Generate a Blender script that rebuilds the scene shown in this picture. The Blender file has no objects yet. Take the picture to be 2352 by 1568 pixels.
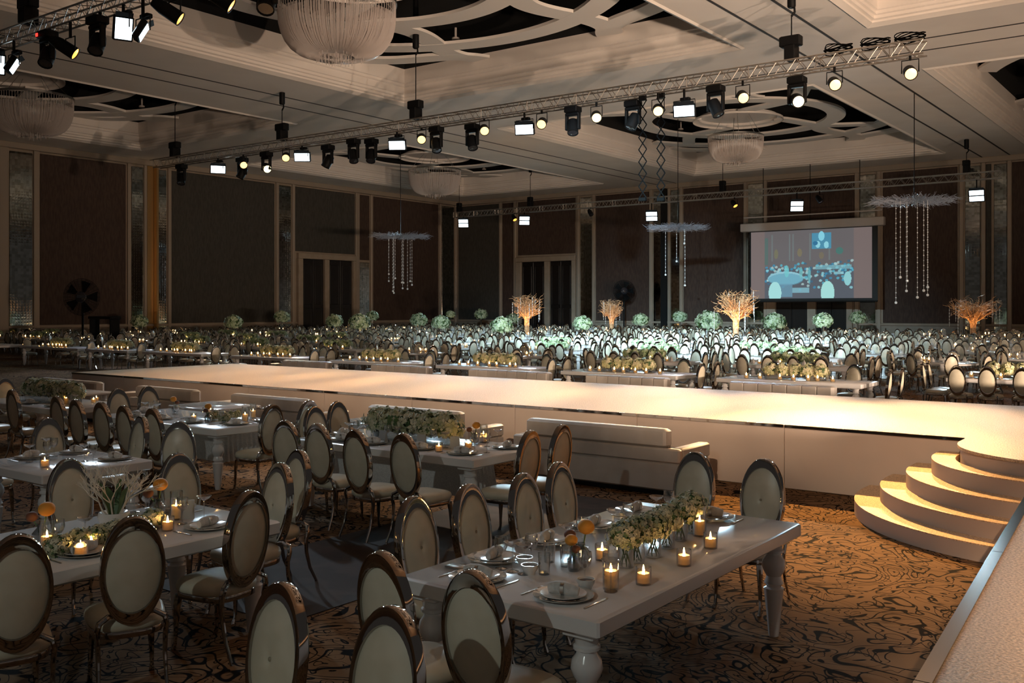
import bpy, bmesh, math, random
from mathutils import Matrix, Vector
R = random.Random(7)
PI = math.pi
SC = bpy.context.scene
COL = SC.collection

# ------------------------------------------------------------------ camera, world, big lights, exposure
TH = math.atan2(1684, 2246); FP = 2246.0; EYE = 2.28; CX = 1176.0; CY = 708.0
cT, sT = math.cos(TH), math.sin(TH)
def at(px, py, z):                      # survey of the photograph: a pixel at a known height -> floor plan
    d = (EYE - z) * FP / (py - CY); r = (px - CX) / FP * d
    return (r * cT - d * sT, r * sT + d * cT)
def on_y(px, py, Y):                    # same, at a known Y
    k = (px - CX) / FP; d = Y / (k * sT + cT)
    return (d * (k * cT - sT), EYE - (py - CY) / FP * d)
cam = bpy.data.cameras.new('camera'); cam.lens = FP / 2352 * 36; cam.sensor_width = 36
cam.shift_y = (CY - 784) / 2352; cam.clip_end = 300; cam.clip_start = 0.05
co = bpy.data.objects.new('camera', cam); COL.objects.link(co)
co.location = (0, 0, EYE); co.rotation_euler = (PI / 2, 0, TH); SC.camera = co
SC.view_settings.view_transform = 'Standard'; SC.view_settings.look = 'None'
SC.view_settings.gamma = 1; SC.view_settings.use_curve_mapping = False
SC.view_settings.exposure = 0.0
SC.cycles.max_bounces = 8; SC.cycles.diffuse_bounces = 4; SC.cycles.glossy_bounces = 4
SC.cycles.transparent_max_bounces = 16; SC.cycles.transmission_bounces = 6
SC.cycles.sample_clamp_indirect = 2.5; SC.cycles.use_denoising = True
SC.cycles.caustics_reflective = False; SC.cycles.caustics_refractive = False
w = bpy.data.worlds.new('world'); SC.world = w; w.use_nodes = True
w.node_tree.nodes['Background'].inputs[0].default_value = (1.0, 0.90, 0.82, 1)
w.node_tree.nodes['Background'].inputs[1].default_value = 0.035
WARM = (1.0, 0.62, 0.30); COOL = (0.58, 0.86, 1.0); AMBER = (1.0, 0.5, 0.14)
def lamp(name, kind, loc, power, color, aim=None, **k):
    l = bpy.data.lights.new(name, kind); l.energy = power; l.color = color
    for a, b in k.items(): setattr(l, a, b)
    o = bpy.data.objects.new(name, l); COL.objects.link(o); o.location = loc
    if aim: o.rotation_euler = (Vector(aim) - Vector(loc)).to_track_quat('-Z', 'Y').to_euler()
    return o
TY, TZ = 28.7, 9.55                     # the long lamp truss beyond the runway, hung from the ceiling
TY1, TZ1 = 13.4, 9.8                    # corner truss, right above the runway
TY3, TZ3 = 60.0, 9.75                   # far truss before the screen wall
PAR_PX = [(2095, 170), (1922, 195), (1712, 225), (1518, 255), (1377, 270), (1252, 285), (1120, 300), (976, 320), (665, 362), (567, 378)]
PAR_AIM = [(-3.2, 13.2), (-5.6, 13.4), (-8.2, 13.5), (-10.8, 13.6), (-13.2, 13.6), (-15.4, 13.7), (-17.4, 13.8), (-19.4, 14.0), (-24, 19.8), (-28.5, 19.8)]
for i, (p, q) in enumerate(zip(PAR_PX, PAR_AIM)):          # warm lamps in the par cans
    x, z = on_y(p[0], p[1], TY)
    lamp('par_light', 'SPOT', (x + .1, TY - .35, z - .2), 12500 if i < 6 else 9500 if i < 8 else 5000, WARM, (q[0], q[1], 0.8), spot_size=math.radians(14), spot_blend=0.85, shadow_soft_size=0.12)
lamp('par_light', 'SPOT', (-10.6, 24.5, 11.75), 36000, AMBER, (-3.4, 10.7, 0.0), spot_size=math.radians(13), spot_blend=0.9, shadow_soft_size=0.10)  # unseen ceiling lamp, added for the orange pool on the carpet
# front lamps behind the camera, on the runway and its skirt
for fx, tx, pw in ((1, -3.5, 4800), (-1, -6.5, 6400), (-3, -9.5, 7600), (-5, -12.5, 7000), (-7, -15.5, 5000), (-9, -18.3, 2800)):
    lamp('front_light', 'SPOT', (fx, -5, 9.3), pw, (1.0, .72, .47), (tx, 15.0 if fx < 1 else 13.0, .8), spot_size=math.radians(14 if fx < 1 else 11), spot_blend=.8, shadow_soft_size=.12)
lamp('front_fill', 'SPOT', (-1.2, -9, 7.5), 750, (.90, 1.0, .93), (-4.5, 5, .5), spot_size=math.radians(48), spot_blend=.7, shadow_soft_size=.10)
# lamps of the corner truss beyond the frame wash the crowd past the runway in cold white
for x, ax, ay, pw in ((-8, -12, 36, 4000), (-9, -13, 33, 26000), (-10, -17, 35, 32000), (-11, -22, 38, 38000), (-12, -28, 40, 32000), (-13, -33, 42, 11000), (-10, -20, 48, 40000), (-11, -28, 52, 40000)):
    lamp('wash_light', 'SPOT', (x, TY1 + .3, TZ1 - .7), pw, COOL, (ax, ay, 0.8), spot_size=math.radians(27), spot_blend=0.9, shadow_soft_size=0.15)
# one yellowish head at the left end of the long truss, on the first tables there
x, z = on_y(620, 375, TY)
lamp('wash_light', 'SPOT', (x, TY - .4, z - .2), 2600, (1.0, 0.85, 0.5), (-27, 20.6, 0.8), spot_size=math.radians(32), spot_blend=0.9, shadow_soft_size=0.15)
# cold led panels facing the camera side
LED_PX = [(1578, 257), (1212, 299), (920, 335), (702, 362), (509, 390)]
for i, p in enumerate(LED_PX):
    x, z = on_y(*p, TY)
    lamp('panel_light', 'AREA', (x + .15, TY - 0.5, z), 55, COOL, (x + 8, 11, 0.6), shape='RECTANGLE', size=0.7, size_y=0.4, spread=math.radians(75))
for i, p in enumerate(LED_PX):           # spots added beside the panels to brighten tables along the runway's far side
    x, z = on_y(*p, TY)
    lamp('panel_light', 'SPOT', (x + .15, TY - .5, z), 3000, (.60, .74, 1.0), (x + 5, 19.9, .8), spot_size=math.radians(27), spot_blend=.9, shadow_soft_size=.2)
LED3_PX = [(1068, 513), (1208, 507), (1500, 497), (1833, 474), (2245, 450)]
for p in LED3_PX:
    x, z = on_y(*p, TY3)
    lamp('panel_light', 'AREA', (x + .2, TY3 - .6, z), 420, COOL, (x + 7, 45, 0.6), shape='RECTANGLE', size=0.8, size_y=0.7, spread=math.radians(75))
for p, ax, ay, pw in (((300, 70), -6.6, 7.4, 2200), ((8, 150), -8.0, 4.2, 1500)):
    x, z = on_y(*p, TY1)
    lamp('panel_light', 'SPOT', (x + .3, TY1 - .5, z), pw, (.70, .86, 1.0), (ax, ay, .4), spot_size=math.radians(34), spot_blend=.8, shadow_soft_size=.2)
# unseen warm lamps added over the main stage, bouncing light onto the ceiling
for y in (19, 27):
    lamp('bounce_fill', 'SPOT', (9.2, y, 9.5), 34000, WARM, (8.6, y + 1, 0.8), spot_size=math.radians(46), spot_blend=0.8, shadow_soft_size=0.3)
lamp('deck_fill', 'SPOT', (4.5, -6, 9.3), 21000, (1.0, .66, .40), (1.9, 5.0, .8), spot_size=math.radians(26), spot_blend=0.9, shadow_soft_size=0.12)  # added unseen behind the camera to brighten the near deck
# unseen spots added past the right edge of the frame to brighten the ceiling
for lx, ly, ax, ay, pw in ((9, 4, -16, 27, 9500), (9, 12, -24, 40, 15000), (10, 30, -14, 50, 6500), (10, 18, -38, 34, 15000), (10, 2, -4, 30, 7000)):
    lamp('ceiling_fill', 'SPOT', (lx, ly, 1.2), pw, (1.0, .74, .54), (ax, ay, 12.5), spot_size=math.radians(62), spot_blend=1.0, shadow_soft_size=0.25)

# ------------------------------------------------------------------ helpers
M = {}
def mat(name, color=(.8, .8, .8), rough=.5, metal=0.0, emit=None, es=1.0, **k):
    m = bpy.data.materials.new(name); m.use_nodes = True; M[name] = m
    b = m.node_tree.nodes['Principled BSDF']
    b.inputs['Base Color'].default_value = (*color, 1); b.inputs['Roughness'].default_value = rough
    b.inputs['Metallic'].default_value = metal
    if emit: b.inputs['Emission Color'].default_value = (*emit, 1); b.inputs['Emission Strength'].default_value = es
    for a, v in k.items(): b.inputs[a].default_value = v
    return m
def vary(name, c1, c2, scale=20, detail=3, bump=0.0, bscale=None, lo=.4, hi=.6, stretch=None):
    m = M[name]; nt = m.node_tree; b = nt.nodes['Principled BSDF']
    tc = nt.nodes.new('ShaderNodeTexCoord'); no = nt.nodes.new('ShaderNodeTexNoise'); ra = nt.nodes.new('ShaderNodeValToRGB')
    src = tc.outputs['Object']
    if stretch:
        mp = nt.nodes.new('ShaderNodeMapping'); mp.inputs['Scale'].default_value = stretch
        nt.links.new(src, mp.inputs[0]); src = mp.outputs[0]
    no.inputs['Scale'].default_value = scale; no.inputs['Detail'].default_value = detail
    ra.color_ramp.elements[0].position = lo; ra.color_ramp.elements[1].position = hi
    ra.color_ramp.elements[0].color = (*c1, 1); ra.color_ramp.elements[1].color = (*c2, 1)
    nt.links.new(src, no.inputs['Vector']); nt.links.new(no.outputs[0], ra.inputs[0]); nt.links.new(ra.outputs[0], b.inputs['Base Color'])
    if bump:
        bp = nt.nodes.new('ShaderNodeBump'); bp.inputs['Strength'].default_value = bump; bp.inputs['Distance'].default_value = 0.02
        nt.links.new(no.outputs[0], bp.inputs['Height']); nt.links.new(bp.outputs[0], b.inputs['Normal'])
def see_through(name, color, clear=0.85, rough=0.03):
    m = bpy.data.materials.new(name); m.use_nodes = True; M[name] = m; nt = m.node_tree; nt.nodes.clear()
    o = nt.nodes.new('ShaderNodeOutputMaterial'); mx = nt.nodes.new('ShaderNodeMixShader'); t = nt.nodes.new('ShaderNodeBsdfTransparent')
    g = nt.nodes.new('ShaderNodeBsdfGlossy'); lw = nt.nodes.new('ShaderNodeLayerWeight'); mr = nt.nodes.new('ShaderNodeMapRange')
    t.inputs[0].default_value = (*color, 1); g.inputs['Roughness'].default_value = rough; lw.inputs[0].default_value = .5
    mr.inputs['To Min'].default_value = 1 - clear - .08 if clear < .9 else .06; mr.inputs['To Max'].default_value = .9
    nt.links.new(lw.outputs['Facing'], mr.inputs[0]); nt.links.new(mr.outputs[0], mx.inputs[0])
    nt.links.new(t.outputs[0], mx.inputs[1]); nt.links.new(g.outputs[0], mx.inputs[2]); nt.links.new(mx.outputs[0], o.inputs[0])
    return m

class MB:
    def __init__(s): s.v = []; s.f = []; s.m = []; s.tf = Matrix(); s.k = 0
    def add(s, vs, fs):
        n = len(s.v); s.v += [tuple(s.tf @ Vector(p)) for p in vs]
        s.f += [tuple(i + n for i in f) for f in fs]; s.m += [s.k] * len(fs); return s
    def box(s, x0, x1, y0, y1, z0, z1):
        return s.add([(x0, y0, z0), (x1, y0, z0), (x1, y1, z0), (x0, y1, z0), (x0, y0, z1), (x1, y0, z1), (x1, y1, z1), (x0, y1, z1)],
                     [(3, 2, 1, 0), (4, 5, 6, 7), (0, 1, 5, 4), (1, 2, 6, 5), (2, 3, 7, 6), (3, 0, 4, 7)])
    def cbox(s, x0, x1, y0, y1, z0, z1, c=.01):           # chamfered box
        def ring(z, i): return [(x0 + i + c, y0 + i, z), (x1 - i - c, y0 + i, z), (x1 - i, y0 + i + c, z), (x1 - i, y1 - i - c, z), (x1 - i - c, y1 - i, z), (x0 + i + c, y1 - i, z), (x0 + i, y1 - i - c, z), (x0 + i, y0 + i + c, z)]
        return s.loft([ring(z0, c), ring(z0 + c, 0), ring(z1 - c, 0), ring(z1, c)])
    def loft(s, rings, cap0=True, cap1=True, closed=True):
        n = len(rings[0]); vs = [p for r in rings for p in r]; fs = []
        for i in range(len(rings) - 1):
            for j in range(n if closed else n - 1):
                a = i * n + j; b = i * n + (j + 1) % n; fs.append((a, b, b + n, a + n))
        if cap0: fs.append(tuple(range(n - 1, -1, -1)))
        if cap1: fs.append(tuple(range((len(rings) - 1) * n, len(rings) * n)))
        return s.add(vs, fs)
    def lathe(s, prof, n=16, c=(0, 0, 0), cap=True):
        rings = [[(c[0] + r * math.cos(2 * PI * j / n), c[1] + r * math.sin(2 * PI * j / n), c[2] + z) for j in range(n)] for r, z in prof]
        return s.loft(rings, cap, cap)
    def tube(s, pts, r, n=6, cap=True, flat=1.0):
        pts = [Vector(p) for p in pts]; rr = r if isinstance(r, (list, tuple)) else [r] * len(pts); rings = []; up = None
        for i, p in enumerate(pts):
            d = (pts[min(i + 1, len(pts) - 1)] - pts[max(i - 1, 0)]).normalized()
            if up is None: up = d.cross(Vector((0, 0, 1)) if abs(d.z) < .9 else Vector((0, 1, 0))).normalized()
            up = (up - d * up.dot(d)).normalized(); q = d.cross(up)
            rings.append([tuple(p + rr[i] * (math.cos(2 * PI * j / n) * up + flat * math.sin(2 * PI * j / n) * q)) for j in range(n)])
        return s.loft(rings, cap, cap)
    def ell(s, c, rx, ry, rz, nu=12, nv=8):
        rings = [[(c[0] + rx * math.sin(PI * i / nv) * math.cos(2 * PI * j / nu), c[1] + ry * math.sin(PI * i / nv) * math.sin(2 * PI * j / nu), c[2] - rz * math.cos(PI * i / nv)) for j in range(nu)] for i in range(1, nv)]
        n0 = len(s.v); s.loft(rings, True, True); return s
    def prism(s, poly, z0, z1):
        return s.loft([[(x, y, z0) for x, y in poly], [(x, y, z1) for x, y in poly]])
    def mesh(s, name, mats, angle=40):
        me = bpy.data.meshes.new(name); me.from_pydata(s.v, [], s.f)
        for m in (mats if isinstance(mats, (list, tuple)) else [mats]): me.materials.append(M[m])
        me.polygons.foreach_set('material_index', s.m); me.polygons.foreach_set('use_smooth', [True] * len(s.f))
        if len(s.f): 
            me.update(); me.set_sharp_from_angle(angle=math.radians(angle))
        return me
    def build(s, name, mats, parent=None, loc=None, angle=40):
        o = bpy.data.objects.new(name, s.mesh(name, mats, angle)); COL.objects.link(o)
        if parent: o.parent = parent
        if loc: o.location = loc
        return o
def tag(o, label=None, cat=None, group=None, kind=None):
    for k, v in (('label', label), ('category', cat), ('group', group), ('kind', kind)):
        if v: o[k] = v
    return o
def thing(name, label, cat, loc=(0, 0, 0), rz=0, group=None):
    o = bpy.data.objects.new(name, None); COL.objects.link(o); o.location = loc; o.rotation_euler = (0, 0, rz); o.empty_display_size = .1
    return tag(o, label, cat, group)
KIDS = {}
def kids(o):
    if o.name not in KIDS: KIDS[o.name] = list(o.children)
    return KIDS[o.name]
def dup(root, loc, rz=0, label=None, group=None, scale=None):
    def cp(o, par):
        c = o.copy(); COL.objects.link(c)
        if par: c.parent = par
        for ch in kids(o): cp(ch, c)
        return c
    r = cp(root, None); r.location = loc; r.rotation_euler = (0, 0, rz)
    if scale: r.scale = (scale,) * 3 if not isinstance(scale, tuple) else scale
    if label: r['label'] = label
    if group: r['group'] = group
    return r
class Proto:                              # first placement moves the built thing itself, later ones copy it
    def __init__(s, root): s.root = root; s.used = False; kids(root); [kids(c) for c in root.children]
    def put(s, loc, rz=0, label=None, group=None, scale=None):
        if not s.used:
            s.used = True; r = s.root; r.location = loc; r.rotation_euler = (0, 0, rz)
            if label: r['label'] = label
            if group: r['group'] = group
            if scale: r.scale = (scale,) * 3 if not isinstance(scale, tuple) else scale
            return r
        return dup(s.root, loc, rz, label, group, scale if scale else (1, 1, 1))
ORD = 'first second third fourth fifth sixth seventh eighth ninth tenth eleventh twelfth thirteenth fourteenth fifteenth sixteenth'.split()

# ------------------------------------------------------------------ materials
mat('chrome', (.43, .40, .38), .06, 1.0)
mat('dark_chrome', (.42, .36, .32), .12, 1.0)
mat('steel', (.55, .53, .5), .3, 1.0)
mat('cream_leather', (.66, .60, .47), .38, **{'Coat Weight': .2, 'Coat Roughness': .3})
vary('cream_leather', (.62, .56, .43), (.69, .63, .50), 6, 2)
mat('button_leather', (.32, .27, .19), .45)
mat('white_lacquer', (.76, .74, .74), .16, **{'Coat Weight': .5, 'Coat Roughness': .08})
mat('white_fabric', (.72, .69, .68), .7); vary('white_fabric', (.66, .63, .62), (.76, .73, .72), 60, 2, .1)
mat('sofa_leather', (.60, .53, .48), .5); vary('sofa_leather', (.50, .45, .41), (.57, .52, .48), 3, 3, .05)
mat('skirt', (.64, .52, .45), .55); vary('skirt', (.62, .50, .43), (.66, .54, .47), 1.2, 2)
mat('glitter', (.8, .6, .42), .55); vary('glitter', (.52, .35, .22), (.95, .70, .47), 70, 4, .6, lo=.36, hi=.64)
mat('black_metal', (.006, .006, .0065), .55, 0.0, **{'Specular IOR Level': .12})
mat('black_rubber', (.0025, .0025, .0025), .9, 0.0, **{'Specular IOR Level': .02})
mat('truss_metal', (.42, .38, .34), .35, .9)
mat('lens_warm', (1, .7, .3), .3, emit=(1, .60, .22), es=2.3)
mat('lens_pale', (1, .9, .6), .3, emit=(1, .88, .52), es=1.8)
mat('led_face', (1, 1, 1), .3, emit=(.72, .90, 1.0), es=4)
mat('led_red', (1, .05, .03), .3, emit=(1, .03, .02), es=3)
mat('glass_dark', (.02, .02, .025), .05, 0, **{'Coat Weight': 1.0})
mat('amber_lens', (1, .5, .1), .3, emit=(1, .42, .07), es=2.2)
mat('flame', (1, .6, .2), .5, emit=(1, .54, .17), es=230)
mat('far_flame', (1, .6, .2), .5, emit=(1, .58, .22), es=16)
M['far_flame'].cycles.emission_sampling = 'NONE'
def wax_material():
    m = bpy.data.materials.new('wax'); m.use_nodes = True; M['wax'] = m; nt = m.node_tree; nt.nodes.clear()
    o = nt.nodes.new('ShaderNodeOutputMaterial'); mx = nt.nodes.new('ShaderNodeMixShader'); d = nt.nodes.new('ShaderNodeBsdfDiffuse'); t = nt.nodes.new('ShaderNodeBsdfTranslucent')
    d.inputs[0].default_value = (.95, .74, .48, 1); t.inputs[0].default_value = (1, .84, .54, 1); mx.inputs[0].default_value = .65
    nt.links.new(d.outputs[0], mx.inputs[1]); nt.links.new(t.outputs[0], mx.inputs[2]); nt.links.new(mx.outputs[0], o.inputs[0])
wax_material()
see_through('clear_glass', (.96, .97, .97), .92)
see_through('crystal', (.82, .80, .78), .66, .15)
see_through('smoke_glass', (.75, .77, .78), .85)
mat('petal', (.46, .45, .31), .8); vary('petal', (.42, .43, .25), (.68, .63, .47), 9, 2)
mat('petal_candlelit', (.7, .64, .42), .8); vary('petal_candlelit', (.52, .52, .28), (.82, .74, .52), 9, 2)  # brighter, yellower petal copy with candle glow put into its colour
mat('petal_cool', (.56, .66, .45), .7); vary('petal_cool', (.36, .48, .24), (.68, .74, .56), 9, 2)
mat('leaf', (.05, .11, .035), .5); vary('leaf', (.03, .08, .02), (.09, .16, .05), 7, 2)
mat('orange_flower', (.70, .30, .04), .7); mat('brown_flower', (.16, .06, .03), .7); mat('dark_sauce', (.06, .012, .006), .2)
mat('porcelain', (.78, .74, .70), .12, **{'Coat Weight': .6})
mat('charger', (.55, .52, .47), .08, .25, **{'Coat Weight': 1.0})
mat('napkin', (.62, .60, .58), .85); vary('napkin', (.55, .53, .51), (.66, .64, .62), 30, 2, .2)
mat('grey_card', (.34, .37, .39), .6)
mat('paper', (.75, .70, .66), .7)
mat('twig_gold', (.55, .30, .14), .6); vary('twig_gold', (.36, .17, .07), (.68, .40, .20), 10, 2)
mat('twig_white', (.70, .62, .52), .6)
mat('twig_grey', (.34, .38, .46), .5)
mat('bead', (.85, .88, .9), .05, 0, **{'Coat Weight': 1.0, 'Specular IOR Level': 1.0})
mat('fabric_brown', (.085, .050, .036), .85); vary('fabric_brown', (.050, .029, .022), (.070, .043, .032), 4, 6, .12, stretch=(3, 3, .6))
mat('fabric_grey', (.062, .056, .046), .85); vary('fabric_grey', (.045, .041, .034), (.062, .056, .047), 4, 6, .12, stretch=(3, 3, .6))
mat('wall_beige', (.34, .27, .205), .6); vary('wall_beige', (.32, .255, .19), (.36, .285, .22), 2, 3)
mat('trim_bronze', (.38, .31, .245), .4, .2)
mat('gold_trim', (.46, .28, .11), .3, .6)
mat('door_dark', (.010, .007, .006), .35)
mat('ceiling_paint', (.80, .73, .67), .7); vary('ceiling_paint', (.78, .71, .65), (.82, .75, .69), .5, 2)
mat('band_paint', (.82, .76, .71), .7)
mat('void_black', (.004, .004, .004), .95)
mat('groove_dark', (.03, .025, .022), .8)
mat('marble_base', (.26, .21, .17), .4)
mat('plain_carpet', (.030, .020, .016), .85); vary('plain_carpet', (.026, .019, .016), (.042, .030, .025), 2.2, 2, lo=.45, hi=.55)
mat('screen_frame', (.006, .006, .006), .5)
mat('screen_case', (.42, .38, .35), .5)
def mirror_material():
    m = mat('mosaic_mirror', (.5, .5, .46), .06, 1.0); nt = m.node_tree; b = nt.nodes['Principled BSDF']
    tc = nt.nodes.new('ShaderNodeTexCoord'); vo = nt.nodes.new('ShaderNodeTexVoronoi'); vo.distance = 'CHEBYCHEV'; vo.inputs['Scale'].default_value = 6; vo.inputs['Randomness'].default_value = .25
    ra = nt.nodes.new('ShaderNodeValToRGB'); ra.color_ramp.elements[0].color = (.30, .30, .26, 1); ra.color_ramp.elements[1].color = (.62, .62, .58, 1)
    bp = nt.nodes.new('ShaderNodeBump'); bp.inputs['Strength'].default_value = .03; bp.inputs['Distance'].default_value = .05
    nt.links.new(tc.outputs['Object'], vo.inputs['Vector']); nt.links.new(vo.outputs['Color'], ra.inputs[0]); nt.links.new(ra.outputs[0], b.inputs['Base Color'])
    nt.links.new(vo.outputs['Distance'], bp.inputs['Height']); nt.links.new(bp.outputs[0], b.inputs['Normal'])
mirror_material()
def carpet_material():
    m = mat('scroll_carpet', (.2, .1, .05), .95, **{'Specular IOR Level': .05}); nt = m.node_tree; b = nt.nodes['Principled BSDF']; L = nt.links.new; N = nt.nodes.new
    tc = N('ShaderNodeTexCoord')
    def contour(scale, freq, det, dist, lo, hi):
        no = N('ShaderNodeTexNoise'); no.inputs['Scale'].default_value = scale; no.inputs['Detail'].default_value = det; no.inputs['Distortion'].default_value = dist
        L(tc.outputs['Object'], no.inputs['Vector'])
        mu = N('ShaderNodeMath'); mu.operation = 'MULTIPLY'; mu.inputs[1].default_value = freq; L(no.outputs[0], mu.inputs[0])
        pp = N('ShaderNodeMath'); pp.operation = 'PINGPONG'; pp.inputs[1].default_value = .5; L(mu.outputs[0], pp.inputs[0])
        ra = N('ShaderNodeValToRGB'); ra.color_ramp.elements[0].position = lo; ra.color_ramp.elements[1].position = hi
        L(pp.outputs[0], ra.inputs[0]); return ra.outputs[0], no
    a, n1 = contour(1.5, 11, 1.0, 1.5, .085, .135)
    c, n2 = contour(2.4, 6, .5, 2.4, .045, .085)
    mn = N('ShaderNodeMath'); mn.operation = 'MINIMUM'; L(a, mn.inputs[0]); L(c, mn.inputs[1])
    mx = N('ShaderNodeMix'); mx.data_type = 'RGBA'; mx.inputs[6].default_value = (.006, .0035, .0025, 1); mx.inputs[7].default_value = (.23, .138, .075, 1)
    L(mn.outputs[0], mx.inputs[0])
    big = N('ShaderNodeTexNoise'); big.inputs['Scale'].default_value = .8; L(tc.outputs['Object'], big.inputs['Vector'])
    mr = N('ShaderNodeMapRange'); mr.inputs['From Min'].default_value = .35; mr.inputs['From Max'].default_value = .65; mr.inputs['To Min'].default_value = .75; mr.inputs['To Max'].default_value = 1.1
    L(big.outputs[0], mr.inputs[0])
    m2 = N('ShaderNodeVectorMath'); m2.operation = 'SCALE'; L(mx.outputs[2], m2.inputs[0]); L(mr.outputs[0], m2.inputs['Scale']); L(m2.outputs[0], b.inputs['Base Color'])
carpet_material()

# ------------------------------------------------------------------ the room
XL, YB, ZS, ZP = -57.2, 68.0, 11.9, 13.1
struct = lambda o: tag(o, kind='structure')
struct(MB().box(XL, 14, -6, YB, -.1, 0).build('floor', 'scroll_carpet'))
rn = struct(MB().box(-7.25, -5.55, 4.65, 10.0, 0, .006).build('trim_1', 'plain_carpet'))
def wall(name, along, base, spans):
    """along 'y' = left wall at X=XL, 'x' = back wall at Y=YB; spans are pieces with their own mesh"""
    o = MB()
    if along == 'y': o.box(XL - .4, XL, -6, YB + .4, 0, 15.5)
    else: o.box(XL, 14, YB, YB + .4, 0, 15.5)
    wl = struct(o.build(name, 'wall_beige'))
    for nm, m, a0, a1, z0, z1, d in spans:
        b = MB()
        if along == 'y': b.cbox(XL, XL + d, a0, a1, z0, z1, .02)
        else: b.cbox(a0, a1, YB - d, YB, z0, z1, .02)
        b.build(nm, m, wl)
    return wl
P, FZ0, FZ1 = 'panel', 1.3, 11.45
def tr(y, w_=.24, d=.16, z1=11.6, m='trim_bronze'): return ('pilaster', m, y - w_ / 2, y + w_ / 2, 0, z1, d)
mir = lambda a, b, z0=.5, z1=11.4: ('mirror', 'mosaic_mirror', a, b, z0, z1, .05)
wl = wall('wall_left', 'y', None, [
    (P, 'fabric_brown', 20, 27.1, 6.4, FZ1, .06), (P, 'wall_beige', 20, 27.1, FZ0, 6.3, .06), tr(27.45, .5), mir(27.8, 29.15), tr(29.35, .34),
    (P, 'fabric_brown', 29.6, 35.15, FZ0, FZ1, .06), tr(35.35), mir(35.55, 36.4), tr(36.5, .2),
    ('pilaster', 'gold_trim', 36.65, 37.1, 0, 11.6, .10), ('pilaster', 'gold_trim', 37.1, 37.26, 0, 11.6, .45), mir(37.4, 38.1), tr(38.28),
    (P, 'fabric_grey', 38.45, 47.1, FZ0, FZ1, .06), tr(47.32), mir(47.5, 48.65), tr(48.85),
    (P, 'fabric_grey', 49.05, 55.2, 6.6, FZ1, .06), tr(55.45, .4), (P, 'fabric_brown', 55.75, 56.85, 6.2, FZ1, .05), ('mirror', 'mosaic_mirror', 55.75, 56.85, .5, 6.0, .04), tr(57.05),
    (P, 'fabric_brown', 57.25, 65.35, FZ0, FZ1, .06), tr(65.6), mir(65.85, 67.5), tr(67.75),
    ('dado', 'wall_beige', 20, 49.2, 1.12, 1.28, .12), ('dado', 'wall_beige', 55.7, 67.9, 1.12, 1.28, .12), ('cornice', 'trim_bronze', 10, YB, 11.55, ZS, .3)])
wb = wall('wall_back', 'x', None, [
    (P, 'fabric_grey', -57, -52.35, FZ0, FZ1, .06), tr(-52.2), (P, 'fabric_brown', -52.0, -50.8, FZ0, FZ1, .05), tr(-50.6),
    (P, 'fabric_brown', -50.3, -44.4, 6.85, FZ1, .06), tr(-44.1), mir(-43.9, -42.75), tr(-42.6),
    (P, 'fabric_brown', -42.4, -37.5, FZ0, FZ1, .06), tr(-37.3), mir(-37.1, -36.45), ('pilaster', 'void_black', -36.35, -35.85, 0, 11.6, .3), tr(-35.72, .2), mir(-35.6, -34.8), tr(-34.68),
    (P, 'fabric_brown', -34.5, -29.6, FZ0, FZ1, .06), tr(-29.45), mir(-29.25, -28.05), tr(-27.9),
    (P, 'fabric_brown', -27.75, -21.5, 6.6, FZ1, .06), tr(-21.35), mir(-21.15, -20.1), tr(-19.85),
    (P, 'fabric_brown', -19.6, -14.9, FZ0, FZ1, .06), tr(-14.65), mir(-14.45, -13.55), tr(-13.35), (P, 'fabric_grey', -13.2, -12.9, FZ0, FZ1, .1), mir(-12.75, -12.0), tr(-11.85),
    (P, 'fabric_brown', -11.7, -5, FZ0, FZ1, .06), tr(-4.8),
    ('dado', 'wall_beige', -57, -50.4, 1.12, 1.28, .12), ('dado', 'wall_beige', -44.3, -27.9, 1.12, 1.28, .12), ('dado', 'wall_beige', -21.4, 5, 1.12, 1.28, .12), ('cornice', 'trim_bronze', XL, 14, 11.55, ZS, .3)])
def doors(n, along, f0, f1, leaves, zt):
    d = MB()
    def bx(b, a0, a1, z0, z1, d0, d1):
        if along == 'y': b.cbox(XL + d0, XL + d1, a0, a1, z0, z1, .02)
        else: b.cbox(a0, a1, YB - d1, YB - d0, z0, z1, .02)
        return b
    root = struct(bx(MB(), f0, f1, 0, zt, 0, .03).build('door_%d' % n, 'void_black'))
    edges = sorted([f0] + [e for l in leaves for e in l] + [f1])
    for a, b in zip(edges[0::2], edges[1::2]):
        if b - a > .05: bx(MB(), a, b, 0, zt, 0, .28).build('jamb', 'wall_beige', root)
    bx(MB(), f0, f1, zt, zt + .42, 0, .28).build('lintel', 'wall_beige', root)
    for a, b in leaves:
        h = (a + b) / 2
        for u0, u1, hs in ((a + .03, h - .02, 1), (h + .02, b - .03, -1)):
            lf = bx(MB(), u0, u1, .02, zt - .03, .03, .10).build('leaf', 'door_dark', root)
            for z0, z1 in ((.4, 2.3), (2.6, zt - .4)):
                bx(MB(), u0 + .16, u1 - .16, z0, z1, .10, .125).build('raised_panel', 'door_dark', lf)
doors(1, 'y', 49.2, 55.2, [(49.65, 51.85), (52.3, 54.85)], 6.05)
doors(2, 'x', -50.4, -44.3, [(-49.85, -47.4), (-46.9, -44.65)], 6.25)
doors(3, 'x', -27.75, -21.6, [(-27.1, -24.75), (-24.15, -22.0)], 6.2)

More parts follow.
